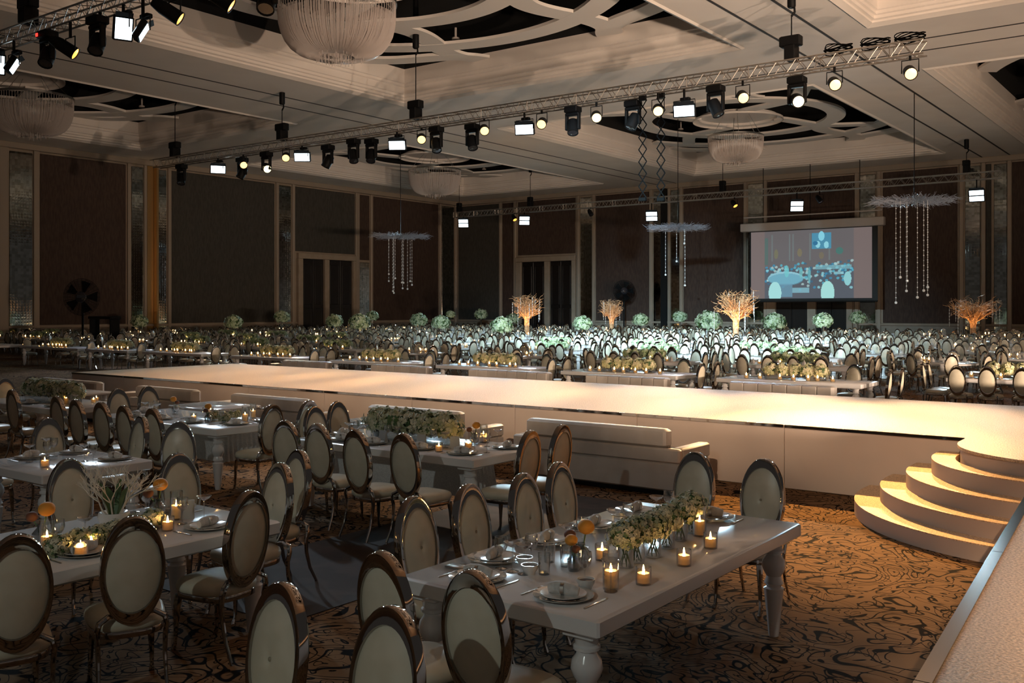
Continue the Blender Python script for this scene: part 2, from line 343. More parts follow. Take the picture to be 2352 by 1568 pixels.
# coffered ceiling
xs = [(-53, -40.2), (-31.3, -15.5), (-9.7, 6.0)]; ys = [(11.6, 33.4), (42.0, 63.8)]
OUT = .5
cl = MB()
def slab(x0, x1, y0, y1): cl.box(x0, x1, y0, y1, ZS, ZS + .15)
gx = [XL] + [e for a, b in xs for e in (a - OUT, b + OUT)] + [14]; gy = [-6] + [e for a, b in ys for e in (a - OUT, b + OUT)] + [YB]
for i in range(len(gx) - 1):
    for j in range(len(gy) - 1):
        if not (i % 2 == 1 and j % 2 == 1): slab(gx[i], gx[i + 1], gy[j], gy[j + 1])
ceiling = struct(cl.build('ceiling', 'ceiling_paint'))
for x in (-36.6, -35.0, -13.4, -11.8, 8.2): MB().box(x - .05, x + .05, 5, YB, ZS - .012, ZS + .01).build('groove', 'groove_dark', ceiling)
for y in (36.7, 38.4): MB().box(XL, 14, y - .05, y + .05, ZS - .012, ZS + .01).build('groove', 'groove_dark', ceiling)
prof = [(0, 13.4), (0, 12.75), (.07, 12.72), (.07, 12.62), (.15, 12.58), (.15, 12.30), (.22, 12.27), (.22, 12.17), (.30, 12.14), (.30, 12.04), (.40, 12.01), (.40, 11.94), (OUT, ZS), (OUT + .12, ZS - .06), (OUT + .2, ZS)]
def ribbon(mb, pts, wd, hx, hy, z0, z1):
    """a flat band of width wd along pts, kept only inside the coffer"""
    ins = [abs(x) <= hx and abs(y) <= hy for x, y in pts]; run = []
    def flush():
        if len(run) > 1:
            A = []; B = []
            for i, (x, y) in enumerate(run):
                p, q = run[max(i - 1, 0)], run[min(i + 1, len(run) - 1)]; dx, dy = q[0] - p[0], q[1] - p[1]; l = math.hypot(dx, dy) or 1
                nx, ny = -dy / l * wd / 2, dx / l * wd / 2
                cl_ = lambda u, h: max(-h, min(h, u))
                A.append((cl_(x + nx, hx), cl_(y + ny, hy))); B.append((cl_(x - nx, hx), cl_(y - ny, hy)))
            rings = [[(a[0], a[1], z0), (b[0], b[1], z0), (b[0], b[1], z1), (a[0], a[1], z1)] for a, b in zip(A, B)]
            mb.loft(rings)
        run.clear()
    for p, k in zip(pts, ins):
        if k: run.append(p)
        else: flush()
    flush()
def circ(r, n=96, a0=0, a1=2 * PI, cx=0, cy=0, e=1.0): return [(cx + r * math.cos(a0 + (a1 - a0) * i / n), cy + e * r * math.sin(a0 + (a1 - a0) * i / n)) for i in range(n + 1)]
def bez(p0, p1, p2, p3, n=24):
    return [tuple((1 - t) ** 3 * a + 3 * (1 - t) ** 2 * t * b + 3 * (1 - t) * t * t * c + t ** 3 * d for a, b, c, d in zip(p0, p1, p2, p3)) for t in [i / n for i in range(n + 1)]]
for i, (x0, x1) in enumerate(xs):
    for j, (y0, y1) in enumerate(ys):
        cx, cy, hx, hy = (x0 + x1) / 2, (y0 + y1) / 2, (x1 - x0) / 2, (y1 - y0) / 2
        fr = MB(); fr.loft([[(cx + sx * (hx + o), cy + sy * (hy + o), z) for sx, sy in ((-1, -1), (-1, 1), (1, 1), (1, -1))] for o, z in prof], False, False)
        cf = fr.build('coffer', 'ceiling_paint', ceiling, angle=20)
        vd = MB(); vd.box(cx - hx - .1, cx + hx + .1, cy - hy - .1, cy + hy + .1, 15.2, 15.3)
        vd.loft([[(cx + sx * (hx + .02), cy + sy * (hy + .02), z) for sx, sy in ((-1, -1), (-1, 1), (1, 1), (1, -1))] for z in (13.4, 15.2)], False, False)
        vd.build('void', 'void_black', cf)
        bands = []
        bands.append((circ(5.4), 1.0)); bands.append((circ(8.6, e=1.04), 1.0))
        for k in range(4):
            a = PI / 4 + k * PI / 2; sx, sy = (1 if math.cos(a) > 0 else -1), (1 if math.sin(a) > 0 else -1)
            bands.append((bez((sx * hx * .40, sy * hy), (sx * hx * .50, sy * hy * .78), (sx * hx * .92, sy * hy * .92), (sx * hx, sy * hy * .60)), .95))
            bands.append((bez((sx * 3.2, sy * 4.6), (sx * 1.8, sy * 7.0), (sx * 4.8, sy * 8.4), (sx * 3.3, sy * hy)), .95))
            a2 = k * PI / 2 + .55; bands.append((bez((2.3 * math.cos(a2), 2.3 * math.sin(a2)), (3.2 * math.cos(a2 + .15), 3.2 * math.sin(a2 + .15)), (4.2 * math.cos(a2 + .35), 4.2 * math.sin(a2 + .35)), (5.4 * math.cos(a2 + .4), 5.4 * math.sin(a2 + .4))), .8))
            a3 = k * PI / 2 + .95; bands.append((bez((5.4 * math.cos(a3), 5.4 * math.sin(a3)), (6.4 * math.cos(a3), 6.4 * math.sin(a3)), (7.4 * math.cos(a3 - .12), 7.4 * math.sin(a3 - .12)), (8.6 * math.cos(a3 - .15), 8.6 * math.sin(a3 - .15))), .8))
        for k, (pts, wd) in enumerate(bands):
            b = MB(); ribbon(b, pts, wd, hx, hy, 0, .12)
            if b.v:
                ob = b.build('band', 'band_paint', cf, (cx, cy, ZP + .0015 * k))
        md = MB(); md.lathe([(2.55, 0), (2.55, .12), (2.2, .16), (2.2, .3), (0.01, .3)], 40, cap=False); md.build('medallion', 'band_paint', cf, (cx, cy, ZP - .05))
        for k, (u, v) in enumerate(((.55, .3), (-.6, .2), (.4, -.75), (-.35, .78))):
            MB().lathe([(.01, 0), (.16, 0), (.16, .08), (.05, .12), (.05, .5)], 12).build('downlight', 'screen_case', cf, (cx + u * hx, cy + v * hy, ZP + .3))

# ------------------------------------------------------------------ runway, stage and steps
RX0, RX1, RY0, RY1, RZ = -21.75, -1.35, 12.0, 16.5, .8
rw = thing('runway', 'long raised runway with glittering pale carpet and beige skirt', 'stage', (RX0, RY0, 0))
def loc_parent(o, root): o.parent = root; o.location = Vector(o.location) - root.location; return o
SC2 = (-1.35, 11.75)
def arc(r, a0, a1, n=24, c=SC2): return [(c[0] + r * math.cos(math.radians(a0 + (a1 - a0) * i / n)), c[1] + r * math.sin(math.radians(a0 + (a1 - a0) * i / n))) for i in range(n + 1)]
loc_parent(MB().box(RX0, RX1 - 1.2, RY0, RY1, RZ - .03, RZ).build('deck', 'glitter'), rw)
n = 9
for k in range(n):                        # skirt panels on the near face, butt joints
    a, b = RX0 + (RX1 - 1.2 - RX0) * k / n, RX0 + (RX1 - 1.2 - RX0) * (k + 1) / n
    loc_parent(MB().cbox(a + .003, b - .003, RY0 + .01, RY0 + .05, 0, RZ - .03, .004).build('skirt_panel', 'skirt'), rw)
    loc_parent(MB().cbox(a + .003, b - .003, RY1 - .05, RY1 - .01, 0, RZ - .03, .004).build('skirt_panel', 'skirt'), rw)
    loc_parent(MB().cbox(a + .004, b - .004, RY0 - .006, RY0 + .012, RZ - .034, RZ + .006, .003).build('edge_strip', 'chrome'), rw)
loc_parent(MB().cbox(RX0 + .01, RX0 + .05, RY0 + .05, RY1 - .05, 0, RZ - .03, .004).build('skirt_panel', 'skirt'), rw)
loc_parent(MB().cbox(RX0 - .006, RX0 + .012, RY0, RY1, RZ - .034, RZ + .006, .003).build('edge_strip', 'chrome'), rw)
st = thing('main_stage', 'raised stage with rounded corners and glittering pale carpet beside the camera', 'stage', (2, 4, 0))
EDGE = [(-.69, 0.0), (-.40, -3.5)]
outline = [(13.6, -3.5)] + [(13.6, 33), (-1.5, 33)] + [(-1.5, RY1 + 1.25)] + arc(1.2, 90, 180, 14, (-1.35, RY1 + .02)) + [(RX1 - 1.2, RY0)] + arc(1.2, 180, 262, 18) + [(-1.40, 9.0), (-1.03, 4.06), (-.69, 0), (-.40, -3.5)]
def inset(poly, d):
    out = []
    for i, (x, y) in enumerate(poly):
        p, q = poly[i - 1], poly[(i + 1) % len(poly)]; dx, dy = q[0] - p[0], q[1] - p[1]; l = math.hypot(dx, dy) or 1
        out.append((x - dy / l * d, y + dx / l * d))
    return out
loc_parent(MB().prism(outline, RZ - .03, RZ).build('deck', 'glitter'), st)
ol2 = [(x + .03, y) for x, y in outline]
loc_parent(MB().prism(ol2, 0, RZ - .03).build('skirt', 'skirt'), st)
edge = [(-1.40, 9.35), (-1.40, 9.0), (-1.215, 6.5), (-1.03, 4.06), (-.69, 0), (-.40, -3.5)]
for k in range(1, len(edge) - 1):
    (xa, ya), (xb, yb) = edge[k], edge[k + 1]
    e = MB(); e.loft([[(x - .02, y, RZ - .06), (x + .045, y, RZ - .06), (x + .045, y, RZ + .008), (x - .02, y, RZ + .008)] for x, y in ((xa, ya - .004), (xb, yb + .004))])
    loc_parent(e.build('edge_strip', 'dark_chrome'), st)
sp = thing('stage_steps', 'four curved quarter-round steps climbing from carpet to the runway', 'steps', (-2.2, 11, 0))
for k, r in enumerate((2.26, 1.99, 1.72, 1.46)):
    z1 = .16 * (k + 1)
    ea = 180 + math.degrees(math.acos(.13 / r))
    ou = [(SC2[0] - r, RY0 - .012)] + arc(r, 180, ea, 30)
    iu = [(SC2[0] - 1.22, RY0 - .012)] + arc(1.22, 180, 261, 30)
    o = MB()
    for z0_, z1_, mk in ((0 if k == 0 else z1 - .16, z1 - .012, 0), (z1 - .012, z1, 1)):
        o.k = mk; o.loft([[(a[0], a[1], z0_), (b_[0], b_[1], z0_), (b_[0], b_[1], z1_), (a[0], a[1], z1_)] for a, b_ in zip(ou, iu)])
    loc_parent(o.build('step', ['skirt', 'glitter']), sp)

# ------------------------------------------------------------------ chairs
def chair_meshes(N=36, S=28, hi=True):
    tilt = Matrix.Translation((0, 0, .765)) @ Matrix.Rotation(math.radians(7), 4, 'X')
    a, b, pa, pb = .180, .325, .156, .246
    fr = MB(); fr.tf = tilt
    cs = [(1.0, .020), (.93, .029), (.5, .026), (.06, .030), (0, .020), (0, -.020), (.06, -.030), (.5, -.026), (.93, -.029), (1.0, -.020)] if hi else [(1.0, .022), (.5, .028), (0, .02), (0, -.02), (.5, -.028), (1, -.022)]
    V = []; Fc = []; n = len(cs)
    for i in range(N):
        t = 2 * PI * i / N; ct, st_ = math.cos(t), math.sin(t)
        for u, y in cs: V.append(((pa + (a - pa) * u) * ct, y, (pb + (b - pb) * u) * st_))
    for i in range(N):
        for j in range(n):
            p = i * n + j; q = i * n + (j + 1) % n; p2 = ((i + 1) % N) * n + j; q2 = ((i + 1) % N) * n + (j + 1) % n
            Fc.append((p, p2, q2, q))
    fr.add(V, Fc)
    pad = MB(); pad.tf = tilt
    ss = [1.0, .93, .8, .6, .4, .2, .1, .04] if hi else [1.0, .8, .4]
    def y_of(s_, front): return .016 + .030 * (1 - s_ ** 2.4) - (.014 * math.exp(-(s_ / .09) ** 2) if front and hi else 0)
    for sg in (1, -1):
        rings = [[(pa * 1.01 * s_ * math.cos(2 * PI * j / N), sg * y_of(s_, sg > 0), pb * 1.01 * s_ * math.sin(2 * PI * j / N)) for j in range(N)] for s_ in ss]
        if sg > 0: rings = [r[::-1] for r in rings]
        pad.loft(rings, False, True)
    bt = MB(); bt.tf = tilt; bt.ell((0, .036, 0), .011, .006, .011, 10, 6)
    def outline_(sc, z):
        out = []
        for j in range(S):
            t = 2 * PI * j / S; c_, s_ = math.cos(t), math.sin(t); e = .62
            x = math.copysign(abs(c_) ** e, c_); y = math.copysign(abs(s_) ** e, s_); wd = .222 + .022 * y
            out.append((x * wd * sc, .265 + y * .235 * sc, z))
        return out
    seat = MB(); seat.loft([outline_(q, z) for q, z in ([(.93, .405), (.99, .42), (1.0, .445), (.97, .468), (.88, .483), (.6, .496), (.25, .50)] if hi else [(.95, .405), (1, .44), (.9, .48), (.4, .5)])])
    rail = MB(); rail.loft([outline_(.95, .365), outline_(.96, .37), outline_(.96, .402), outline_(.95, .406)])
    legs = []
    for sx in (-1, 1):
        l = MB(); l.tube([(sx * .165, .455, .37), (sx * .172, .465, .30), (sx * .176, .47, .18), (sx * .18, .475, .05), (sx * .18, .49, .012), (sx * .18, .492, 0)], [.027, .024, .017, .012, .016, .017], 8 if hi else 5); legs.append(l)
    for sx in (-1, 1):
        l = MB(); l.tube([(sx * .090, .045, .50), (sx * .128, .030, .507), (sx * .178, .012, .478), (sx * .192, .015, .43), (sx * .186, .030, .36), (sx * .182, .022, .26), (sx * .184, -.010, .13), (sx * .19, -.065, .02), (sx * .19, -.07, 0)], [.018, .021, .022, .021, .020, .018, .015, .013, .014], 8 if hi else 5, flat=.75); legs.append(l)
    return fr, pad, bt, seat, rail, legs
def make_chair(hi):
    fr, pad, bt, seat, rail, legs = chair_meshes(*((40, 32, True) if hi else (20, 16, False)))
    t = thing('banquet_chair', 'chrome oval-back chair', 'chair')
    f = fr.build('back_frame', 'chrome', t); pd = pad.build('back_pad', 'cream_leather', t)
    if hi: bt.build('button', 'button_leather', pd)
    seat.build('seat', 'cream_leather', t); rail.build('seat_rail', 'dark_chrome', t)
    for l in legs: l.build('leg', 'chrome', t)
    return Proto(t)
near_chair = make_chair(True); mid_chair = make_chair(False)
def far_chair_mesh():
    fr, pad, bt, seat, rail, legs = chair_meshes(14, 10, False); o = MB()
    for k, parts in ((0, [fr] + legs), (1, [pad, seat])):
        o.k = k
        for p in parts: o.add(p.v, p.f)
    return o
FC = far_chair_mesh(); FC_ME = FC.mesh('banquet_chair', ['chrome', 'cream_leather'])
E_, N_, S_, W_ = -PI / 2, 0.0, PI, PI / 2        # facing +X, +Y, -Y, -X
CH = 'chrome-framed oval-back chair'
NEAR = [  # x, y, facing, label, table
 (-4.20, 4.60, E_, 'chair nearest the end corner on the long side of the flower-vase table', 1),
 (-4.20, 5.15, E_, 'second chair from the near corner along the flower-vase table', 1),
 (-4.16, 5.72, E_, 'third chair from the near corner along the flower-vase table', 1),
 (-4.24, 6.30, E_, 'fourth chair from the near corner along the flower-vase table, by the sofa', 1),
 (-3.40, 3.50, N_ - .03, 'dark-framed chair at the near end of the flower-vase table, left of two', 1),
 (-2.83, 3.50, N_ + .06, 'dark-framed chair with its back to us at the flower-vase table corner', 1),
 (-2.74, 2.82, S_ + .05, 'button-back chair turned away from the flower-vase table, right of two at frame bottom', 0),
 (-3.36, 2.78, S_ - .04, 'button-back chair alone at the frame bottom, turned away from the tables', 0),
 (-3.66, 7.40, S_, 'button-back chair at the far end of flower-vase table, nearer the sofa', 1),
 (-3.06, 7.39, S_, 'button-back chair at the far table corner, standing against the orange-lit carpet', 1),
 (-5.15, 3.21, W_ - .42, 'dark-framed chair with back fully to us before the branch-vase table', 2),
 (-5.23, 2.58, W_ - .3, 'dark-framed chair cut by the frame edge before the branch-vase table', 2),
 (-5.26, 4.10, W_ + .10, 'chair at the right corner of branch-vase table with broad seat showing', 2),
 (-5.98, 4.95, S_ - .1, 'narrow-looking chair squeezed behind the corner chair of branch-vase table', 2),
 (-6.40, 5.50, S_ - .1, 'button-back chair at branch-vase table end, tilted toward the aisle', 2),
 (-7.45, 4.10, E_ - .1, 'button-back chair across the branch-vase table, beside the white branches', 2),
 (-7.02, 4.80, E_ - .1, 'button-back chair across the branch-vase table, behind the tall candle', 2),
 (-7.02, 6.82, N_, 'middle dark-framed chair with back to us at the flower-strip table', 3),
 (-6.45, 6.90, N_, 'dark-framed chair before the corner of the flower-strip table', 3),
 (-7.72, 6.95, N_ + .1, 'narrow dark-framed chair, leftmost before the flower-strip table', 3),
 (-8.22, 6.94, N_ + .2, 'chair half hidden behind the left end chairs near the flower-strip table', 3),
 (-5.64, 7.78, W_, 'cream-backed chair at the flower-strip table end, nearer one of two', 3),
 (-5.66, 8.37, W_, 'bronze-rimmed chair at the flower-strip table end, beside the sofa', 3),
 (-9.06, 8.10, E_, 'nearer button-back chair at far end of flower-strip table', 3),
 (-9.31, 8.71, E_, 'chair with raised cream pad at far end of flower-strip table, by the sofa', 3),
 (-9.73, 7.96, W_, 'warm-lit chair with wide seat at the right end of middle glass-covered table', 4),
 (-9.77, 8.59, W_, 'chair overlapped by another at the right end of middle glass-covered table', 4),
 (-10.50, 6.84, N_, 'first dark back from the aisle along the middle glass-covered table', 4),
 (-11.05, 6.80, N_, 'second dark back from the aisle along the middle glass-covered table', 4),
 (-11.70, 6.88, N_ + .05, 'third dark back from the aisle along the middle glass-covered table', 4),
 (-12.30, 6.88, N_, 'fourth dark back from the aisle along the middle glass-covered table', 4),
 (-12.97, 6.98, N_, 'fifth dark back from the aisle along the middle glass-covered table', 4),
 (-13.39, 8.12, E_, 'button-back chair at the far end of middle glass-covered table, nearer', 4),
 (-13.47, 8.67, E_, 'button-back chair at far end of middle glass-covered table, by the runway', 4),
 (-9.80, 6.18, S_ - .1, 'button-back chair right behind the bare-fronted table, facing us', 5),
 (-8.97, 6.12, S_ + .75, 'chair seen edge-on behind the bare-fronted table', 5),
 (-10.44, 5.50, E_, 'silver-rimmed button-back chair at the far end of the bare-fronted table', 5),
 (-10.95, 4.95, E_, 'button-back chair cut by the frame edge at the bare-fronted table', 5),
 (-14.55, 7.15, N_, 'dark-framed chair before the leftmost flower-strip table near runway end', 6),
 (-15.3, 7.1, N_, 'dark-framed chair at the frame edge before the leftmost flower-strip table', 6),
 (-17.1, 8.72, E_, 'gilt-rimmed chair at the end of leftmost flower-strip table, farther', 6),
 (-16.9, 8.15, E_, 'gilt-rimmed chair at the end of leftmost flower-strip table, nearer', 6),
]
for x, y, rz, lb, tb in NEAR:
    near_chair.put((x, y, 0), rz, lb, 'chairs on the near side of the runway')

# ------------------------------------------------------------------ tables
LEGP = [(.0, .0), (.030, .0), (.034, .02), (.040, .10), (.058, .30), (.062, .335), (.046, .345), (.046, .355), (.060, .37), (.050, .40), (.046, .42), (.062, .45), (.074, .49), (.068, .53), (.048, .56), (.046, .575), (.062, .585), (.062, .60), (.052, .61), (.058, .66), (.074, .69)]
def rect_table(name, label, x0, x1, y0, y1, z=.78, group=None, n=16, th=.095, glass=False):
    t = thing(name, label, 'table', ((x0 + x1) / 2, (y0 + y1) / 2, 0), 0, group); hx, hy = (x1 - x0) / 2, (y1 - y0) / 2
    MB().cbox(-hx, hx, -hy, hy, z - th, z, .012).build('tabletop', 'white_lacquer', t)
    lm = MB().lathe([(r * 1.12, q * (z - th + .005) / .69) for r, q in LEGP], n).mesh('leg', 'white_lacquer')
    for sx in (-1, 1):
        for sy in (-1, 1):
            o = bpy.data.objects.new('leg', lm); COL.objects.link(o); o.parent = t; o.location = (sx * (hx - .15), sy * (hy - .13), 0)
            if n > 10: MB().cbox(sx * (hx - .15) - .09, sx * (hx - .15) + .09, sy * (hy - .13) - .09, sy * (hy - .13) + .09, z - th - .03, z - th + .004, .006).build('leg_block', 'white_lacquer', t)
    return t
TB = {1: (-3.80, -2.48, 4.0, 6.68), 2: (-6.65, -5.45, 2.0, 4.55), 3: (-8.8, -6.12, 7.52, 8.68), 4: (-12.95, -10.2, 7.5, 8.68), 5: (-9.95, -8.66, 4.5, 5.62), 6: (-16.7, -14.1, 7.55, 8.7)}
TNAME = {1: 'white long table with glass flower vases nearest the curved steps', 2: 'white table carrying white coral branches and amber blossoms', 3: 'white table with long flower strip beside the sofas', 4: 'middle white table with draped cloth and candles beyond the branches', 5: 'bare-fronted white table at the left frame edge', 6: 'white table with flower strip beside the runway end'}
for k, b in TB.items(): rect_table('banquet_table', TNAME[k], *b)
# square side tables between tables and sofas
rect_table('side_table', 'bright white square side table before the sofa behind the flower-strip table', -9.75, -8.75, 8.95, 9.75, .78, n=10, th=.05)
rect_table('side_table', 'bright white side table before the sofa behind the middle table', -13.4, -12.2, 8.95, 9.8, .78, n=10, th=.05)
rect_table('side_table', 'white side table by the sofa at the runway end', -17.6, -16.3, 9.0, 9.8, .78, n=10, th=.05)
# draped cloth under table 4 and 3 (hangs behind the front legs)
def drape(x0, x1, y0, y1, label):
    o = MB(); pts = []; per = [(x0, y0), (x1, y0), (x1, y1), (x0, y1)]; n = 40
    for k in range(4):
        a, b = per[k], per[(k + 1) % 4]
        for i in range(n): pts.append((a[0] + (b[0] - a[0]) * i / n, a[1] + (b[1] - a[1]) * i / n))
    cx, cy = (x0 + x1) / 2, (y0 + y1) / 2
    def ring(z, amp): return [(cx + (x - cx) * (1 + amp * math.sin(i * 1.3) * .5 + amp * .4), cy + (y - cy) * (1 + amp * math.sin(i * 1.3 + 1) * .5 + amp * .4), z) for i, (x, y) in enumerate(pts)]
    o.loft([ring(.684, 0), ring(.55, .02), ring(.42, .05), ring(.30 , .08)], True, False)
    return tag(o.build('tablecloth', 'white_fabric'), label, 'tablecloth')
drape(-12.6, -10.55, 7.85, 8.45, 'gathered pale cloth hanging under the middle candle table')
drape(-8.5, -6.55, 7.9, 8.4, 'gathered pale cloth hanging under the flower-strip table')

# ------------------------------------------------------------------ sofas
def make_sofa(L):
    t = thing('sofa', 'x', 'sofa')      # back towards local -Y
    h = L / 2
    MB().cbox(-h, h, 0, .86, .06, .40, .02).build('base', 'sofa_leather', t)
    MB().cbox(-h + .02, h - .02, .03, .80, 0, .06, .004).build('plinth', 'black_metal', t)
    MB().cbox(-h, h, 0, .10, .40, .575, .02).build('back_panel', 'sofa_leather', t)
    for s_ in (-1, 1): MB().cbox(s_ * h - (.16 if s_ > 0 else 0), s_ * h + (0 if s_ > 0 else .16), .10, .86, .40, .575, .02).build('arm', 'sofa_leather', t)
    bk = MB().cbox(-h + .2, h - .2, .02, .22, .575, .80, .03).build('backrest', 'sofa_leather', t)
    n = max(4, int((L - .5) / .27)); w_ = (L - .46) / n
    for k in range(n): MB().cbox(-h + .23 + k * w_ + .002, -h + .23 + (k + 1) * w_ - .002, .20, .25, .44, .79, .02).build('channel', 'sofa_leather', bk)
    for k in range(3): MB().cbox(-h + .17 + k * (L - .34) / 3 + .003, -h + .17 + (k + 1) * (L - .34) / 3 - .003, .24, .84, .40, .48, .03).build('seat_cushion', 'sofa_leather', t)
    return t
for x0, x1, lb in ((-7.95, -5.45, 'pale low sofa facing the runway beside the flower-vase table'), (-10.95, -8.75, 'pale low sofa facing the runway behind the flower-strip table'), (-14.3, -12.0, 'pale low sofa against the runway behind the middle table'), (-17.2, -15.0, 'pale low sofa against the runway near its far end'), (-20.85, -18.2, 'pale low sofa at the runway corner, leftmost of the row')):
    s = make_sofa(x1 - x0); s['label'] = lb; s['group'] = 'sofas on the near side of the runway'; s.location = ((x0 + x1) / 2, 10.62, 0)
FS = ((-22.2, -20.2), (-18.65, -16.5), (-15.3, -12.8), (-11.9, -9.75), (-8.45, -6.2))
for k, (x0, x1) in enumerate(FS):
    s = make_sofa(x1 - x0 + .3); s['label'] = 'pale channel-backed sofa beyond the runway, %s from the steps' % ORD[len(FS) - 1 - k]; s['group'] = 'sofas beyond the runway'
    s.location = ((x0 + x1) / 2, 18.75, 0); s.rotation_euler = (0, 0, PI)

# ------------------------------------------------------------------ tableware prototypes
def flower_mesh(n, r, squash=.8, size=.035, seed=1, core=True):
    rr = random.Random(seed); o = MB()
    for i in range(n):
        u = rr.uniform(-.75, 1); a = rr.uniform(0, 2 * PI); q = math.sqrt(1 - u * u); rad = r * rr.uniform(.80, 1.06) * (1 + .10 * math.sin(5 * a) * q + .08 * math.sin(7 * u * 3))
        d = Vector((q * math.cos(a), q * math.sin(a), u * squash)); c = d * rad
        nrm = d.normalized(); t1 = nrm.orthogonal().normalized(); t2 = nrm.cross(t1); ph = rr.uniform(0, PI); s_ = size * rr.uniform(.7, 1.2)
        vs = [tuple(c + nrm * .25 * s_)]; fs = []
        for k in range(4):
            b = ph + k * PI / 2; e1, e2 = b - .62, b + .62
            for e, l in ((e1, .75), (b, 1.0), (e2, .75)): vs.append(tuple(c + s_ * l * (math.cos(e) * t1 + math.sin(e) * t2) + nrm * s_ * rr.uniform(.15, .55)))
            fs.append((0, 1 + 3 * k, 2 + 3 * k, 3 + 3 * k))
        o.k = 1 if rr.random() < .16 else 0
        o.add(vs, fs)
    if core: o.k = 1; o.ell((0, 0, 0), r * .78, r * .78, r * .78 * squash, 12, 8)
    return o
FL_NEAR = flower_mesh(460, .105, .8, .017, 3); FL_MID = flower_mesh(150, .15, .85, .045, 5)
def bouquet_proto():
    t = thing('flower_vase', 'x', 'flower vase')
    MB().lathe([(.001, .004), (.05, .004), (.052, .01), (.052, .15), (.049, .15), (.048, .015), (.001, .015)], 20, cap=False).build('vase', 'clear_glass', t)
    s = MB()
    for k in range(7):
        a = k * .9; s.tube([(.035 * math.cos(a + 1), .035 * math.sin(a + 1), .02), (.012 * math.cos(a), .012 * math.sin(a), .09), (.04 * math.cos(a), .04 * math.sin(a), .17)], .0035, 5)
    s.build('stems', 'leaf', t)
    f = FL_NEAR.build('flower_head', ['petal', 'leaf'], t, (0, 0, .195))
    return Proto(t)
bouquet = bouquet_proto()
def candle_proto(tall):
    t = thing('candle', 'x', 'candle'); h = .20 if tall else .095
    MB().lathe([(.001, .0), (.042, 0), (.044, .006), (.044, h), (.0415, h), (.040, .01), (.001, .01)], 18, cap=False).build('glass_holder', 'clear_glass', t)
    wz = .10 if tall else .062
    MB().lathe([(.001, .011), (.034, .011), (.035, .02), (.035, wz - .003), (.033, wz), (.0295, wz - .003), (.029, wz - .024), (.001, wz - .027)], 18, cap=False).build('wax', 'wax', t)
    MB().lathe([(.001, wz - .025), (.006, wz - .016), (.008, wz - .006), (.005, wz + .008), (.001, wz + .024)], 8).build('flame', 'flame', t)
    return Proto(t), wz + .02
cand_s, cz_s = candle_proto(False); cand_t, cz_t = candle_proto(True)
def candle(x, y, z, label, group=None, tall=False, power=.55):
    (cand_t if tall else cand_s).put((x, y, z), R.uniform(0, 6), label, group)
def plate_proto():
    t = thing('charger_plate', 'x', 'plate')
    MB().lathe([(.001, .004), (.09, .004), (.105, .008), (.160, .020), (.161, .024), (.105, .014), (.09, .010), (.001, .010)], 28, cap=False).build('charger', 'charger', t)
    MB().lathe([(.001, .012), (.075, .012), (.12, .026), (.121, .030), (.075, .018), (.001, .018)], 24, cap=False).build('dinner_plate', 'porcelain', t)
    return Proto(t)
plate = plate_proto()
def napkin_proto():
    o = MB(); o.tf = Matrix.Translation((0, 0, .0)); pts = [(-.085, 0, .024), (-.05, .006, .03), (0, 0, .032), (.05, -.004, .03), (.085, 0, .025)]
    o.tube(pts, [.018, .024, .028, .024, .017], 10, flat=1.35); o2 = MB(); o2.lathe([(.030, -.012), (.033, 0), (.030, .012)], 14)
    t = thing('napkin', 'x', 'napkin'); o.build('cloth', 'napkin', t)
    rg = MB(); rg.tf = Matrix.Translation((0, 0, .031)) @ Matrix.Rotation(PI / 2, 4, 'Y'); rg.lathe([(.030, -.012), (.034, -.01), (.034, .01), (.030, .012)], 14, cap=False); rg.build('napkin_ring', 'steel', t)
    return Proto(t)
napkin = napkin_proto()
def glass_proto():
    o = MB(); o.lathe([(.001, .0), (.034, 0), (.034, .004), (.006, .010), (.0045, .02), (.0045, .085), (.008, .092), (.028, .108), (.038, .130), (.040, .15), (.037, .185), (.0355, .185), (.038, .15), (.036, .132), (.026, .112), (.001, .098)], 18, cap=False)
    t = thing('wine_glass', 'x', 'glass'); o.build('bowl_and_stem', 'clear_glass', t); return Proto(t)
glass = glass_proto()
def coupe_proto():
    t = thing('coupe_glass', 'x', 'glass')
    MB().lathe([(.001, .0), (.036, 0), (.036, .004), (.006, .010), (.0045, .02), (.0045, .135), (.012, .142), (.040, .155), (.052, .172), (.050, .173), (.038, .158), (.001, .146)], 18, cap=False).build('bowl_and_stem', 'clear_glass', t); return Proto(t)
coupe = coupe_proto()
def tumbler_proto():
    t = thing('tumbler', 'x', 'glass')
    MB().lathe([(.001, .0), (.032, 0), (.037, .12), (.035, .12), (.030, .012), (.001, .012)], 16, cap=False).build('tumbler_body', 'clear_glass', t); return Proto(t)
tumbler = tumbler_proto()
def cutlery_proto(kind):
    t = thing(kind, 'x', kind); o = MB()
    o.cbox(-.006, .006, -.10, .03, .001, .005, .0015); o.build('handle', 'steel', t)
    o = MB()
    if kind == 'fork':
        o.cbox(-.011, .011, .03, .055, .001, .004, .001)
        for k in range(4): o.cbox(-.011 + k * .0062, -.0075 + k * .0062, .055, .10, .001, .004, .0008)
        o.build('tines', 'steel', t)
    else:
        o.prism([(-.006, .03), (.008, .03), (.011, .08), (.006, .12), (-.004, .125), (-.006, .11)], .001, .004); o.build('blade', 'steel', t)
    return Proto(t)
fork = cutlery_proto('fork'); knife = cutlery_proto('knife')
def bowl_proto():
    t = thing('sauce_bowl', 'x', 'bowl')
    MB().lathe([(.001, 0), (.028, 0), (.03, .006), (.047, .035), (.05, .055), (.047, .055), (.043, .036), (.001, .02)], 18, cap=False).build('bowl_body', 'porcelain', t)
    MB().lathe([(.001, .041), (.0435, .041), (.0435, .044), (.001, .045)], 16).build('sauce', 'dark_sauce', t); return Proto(t)
bowl = bowl_proto()
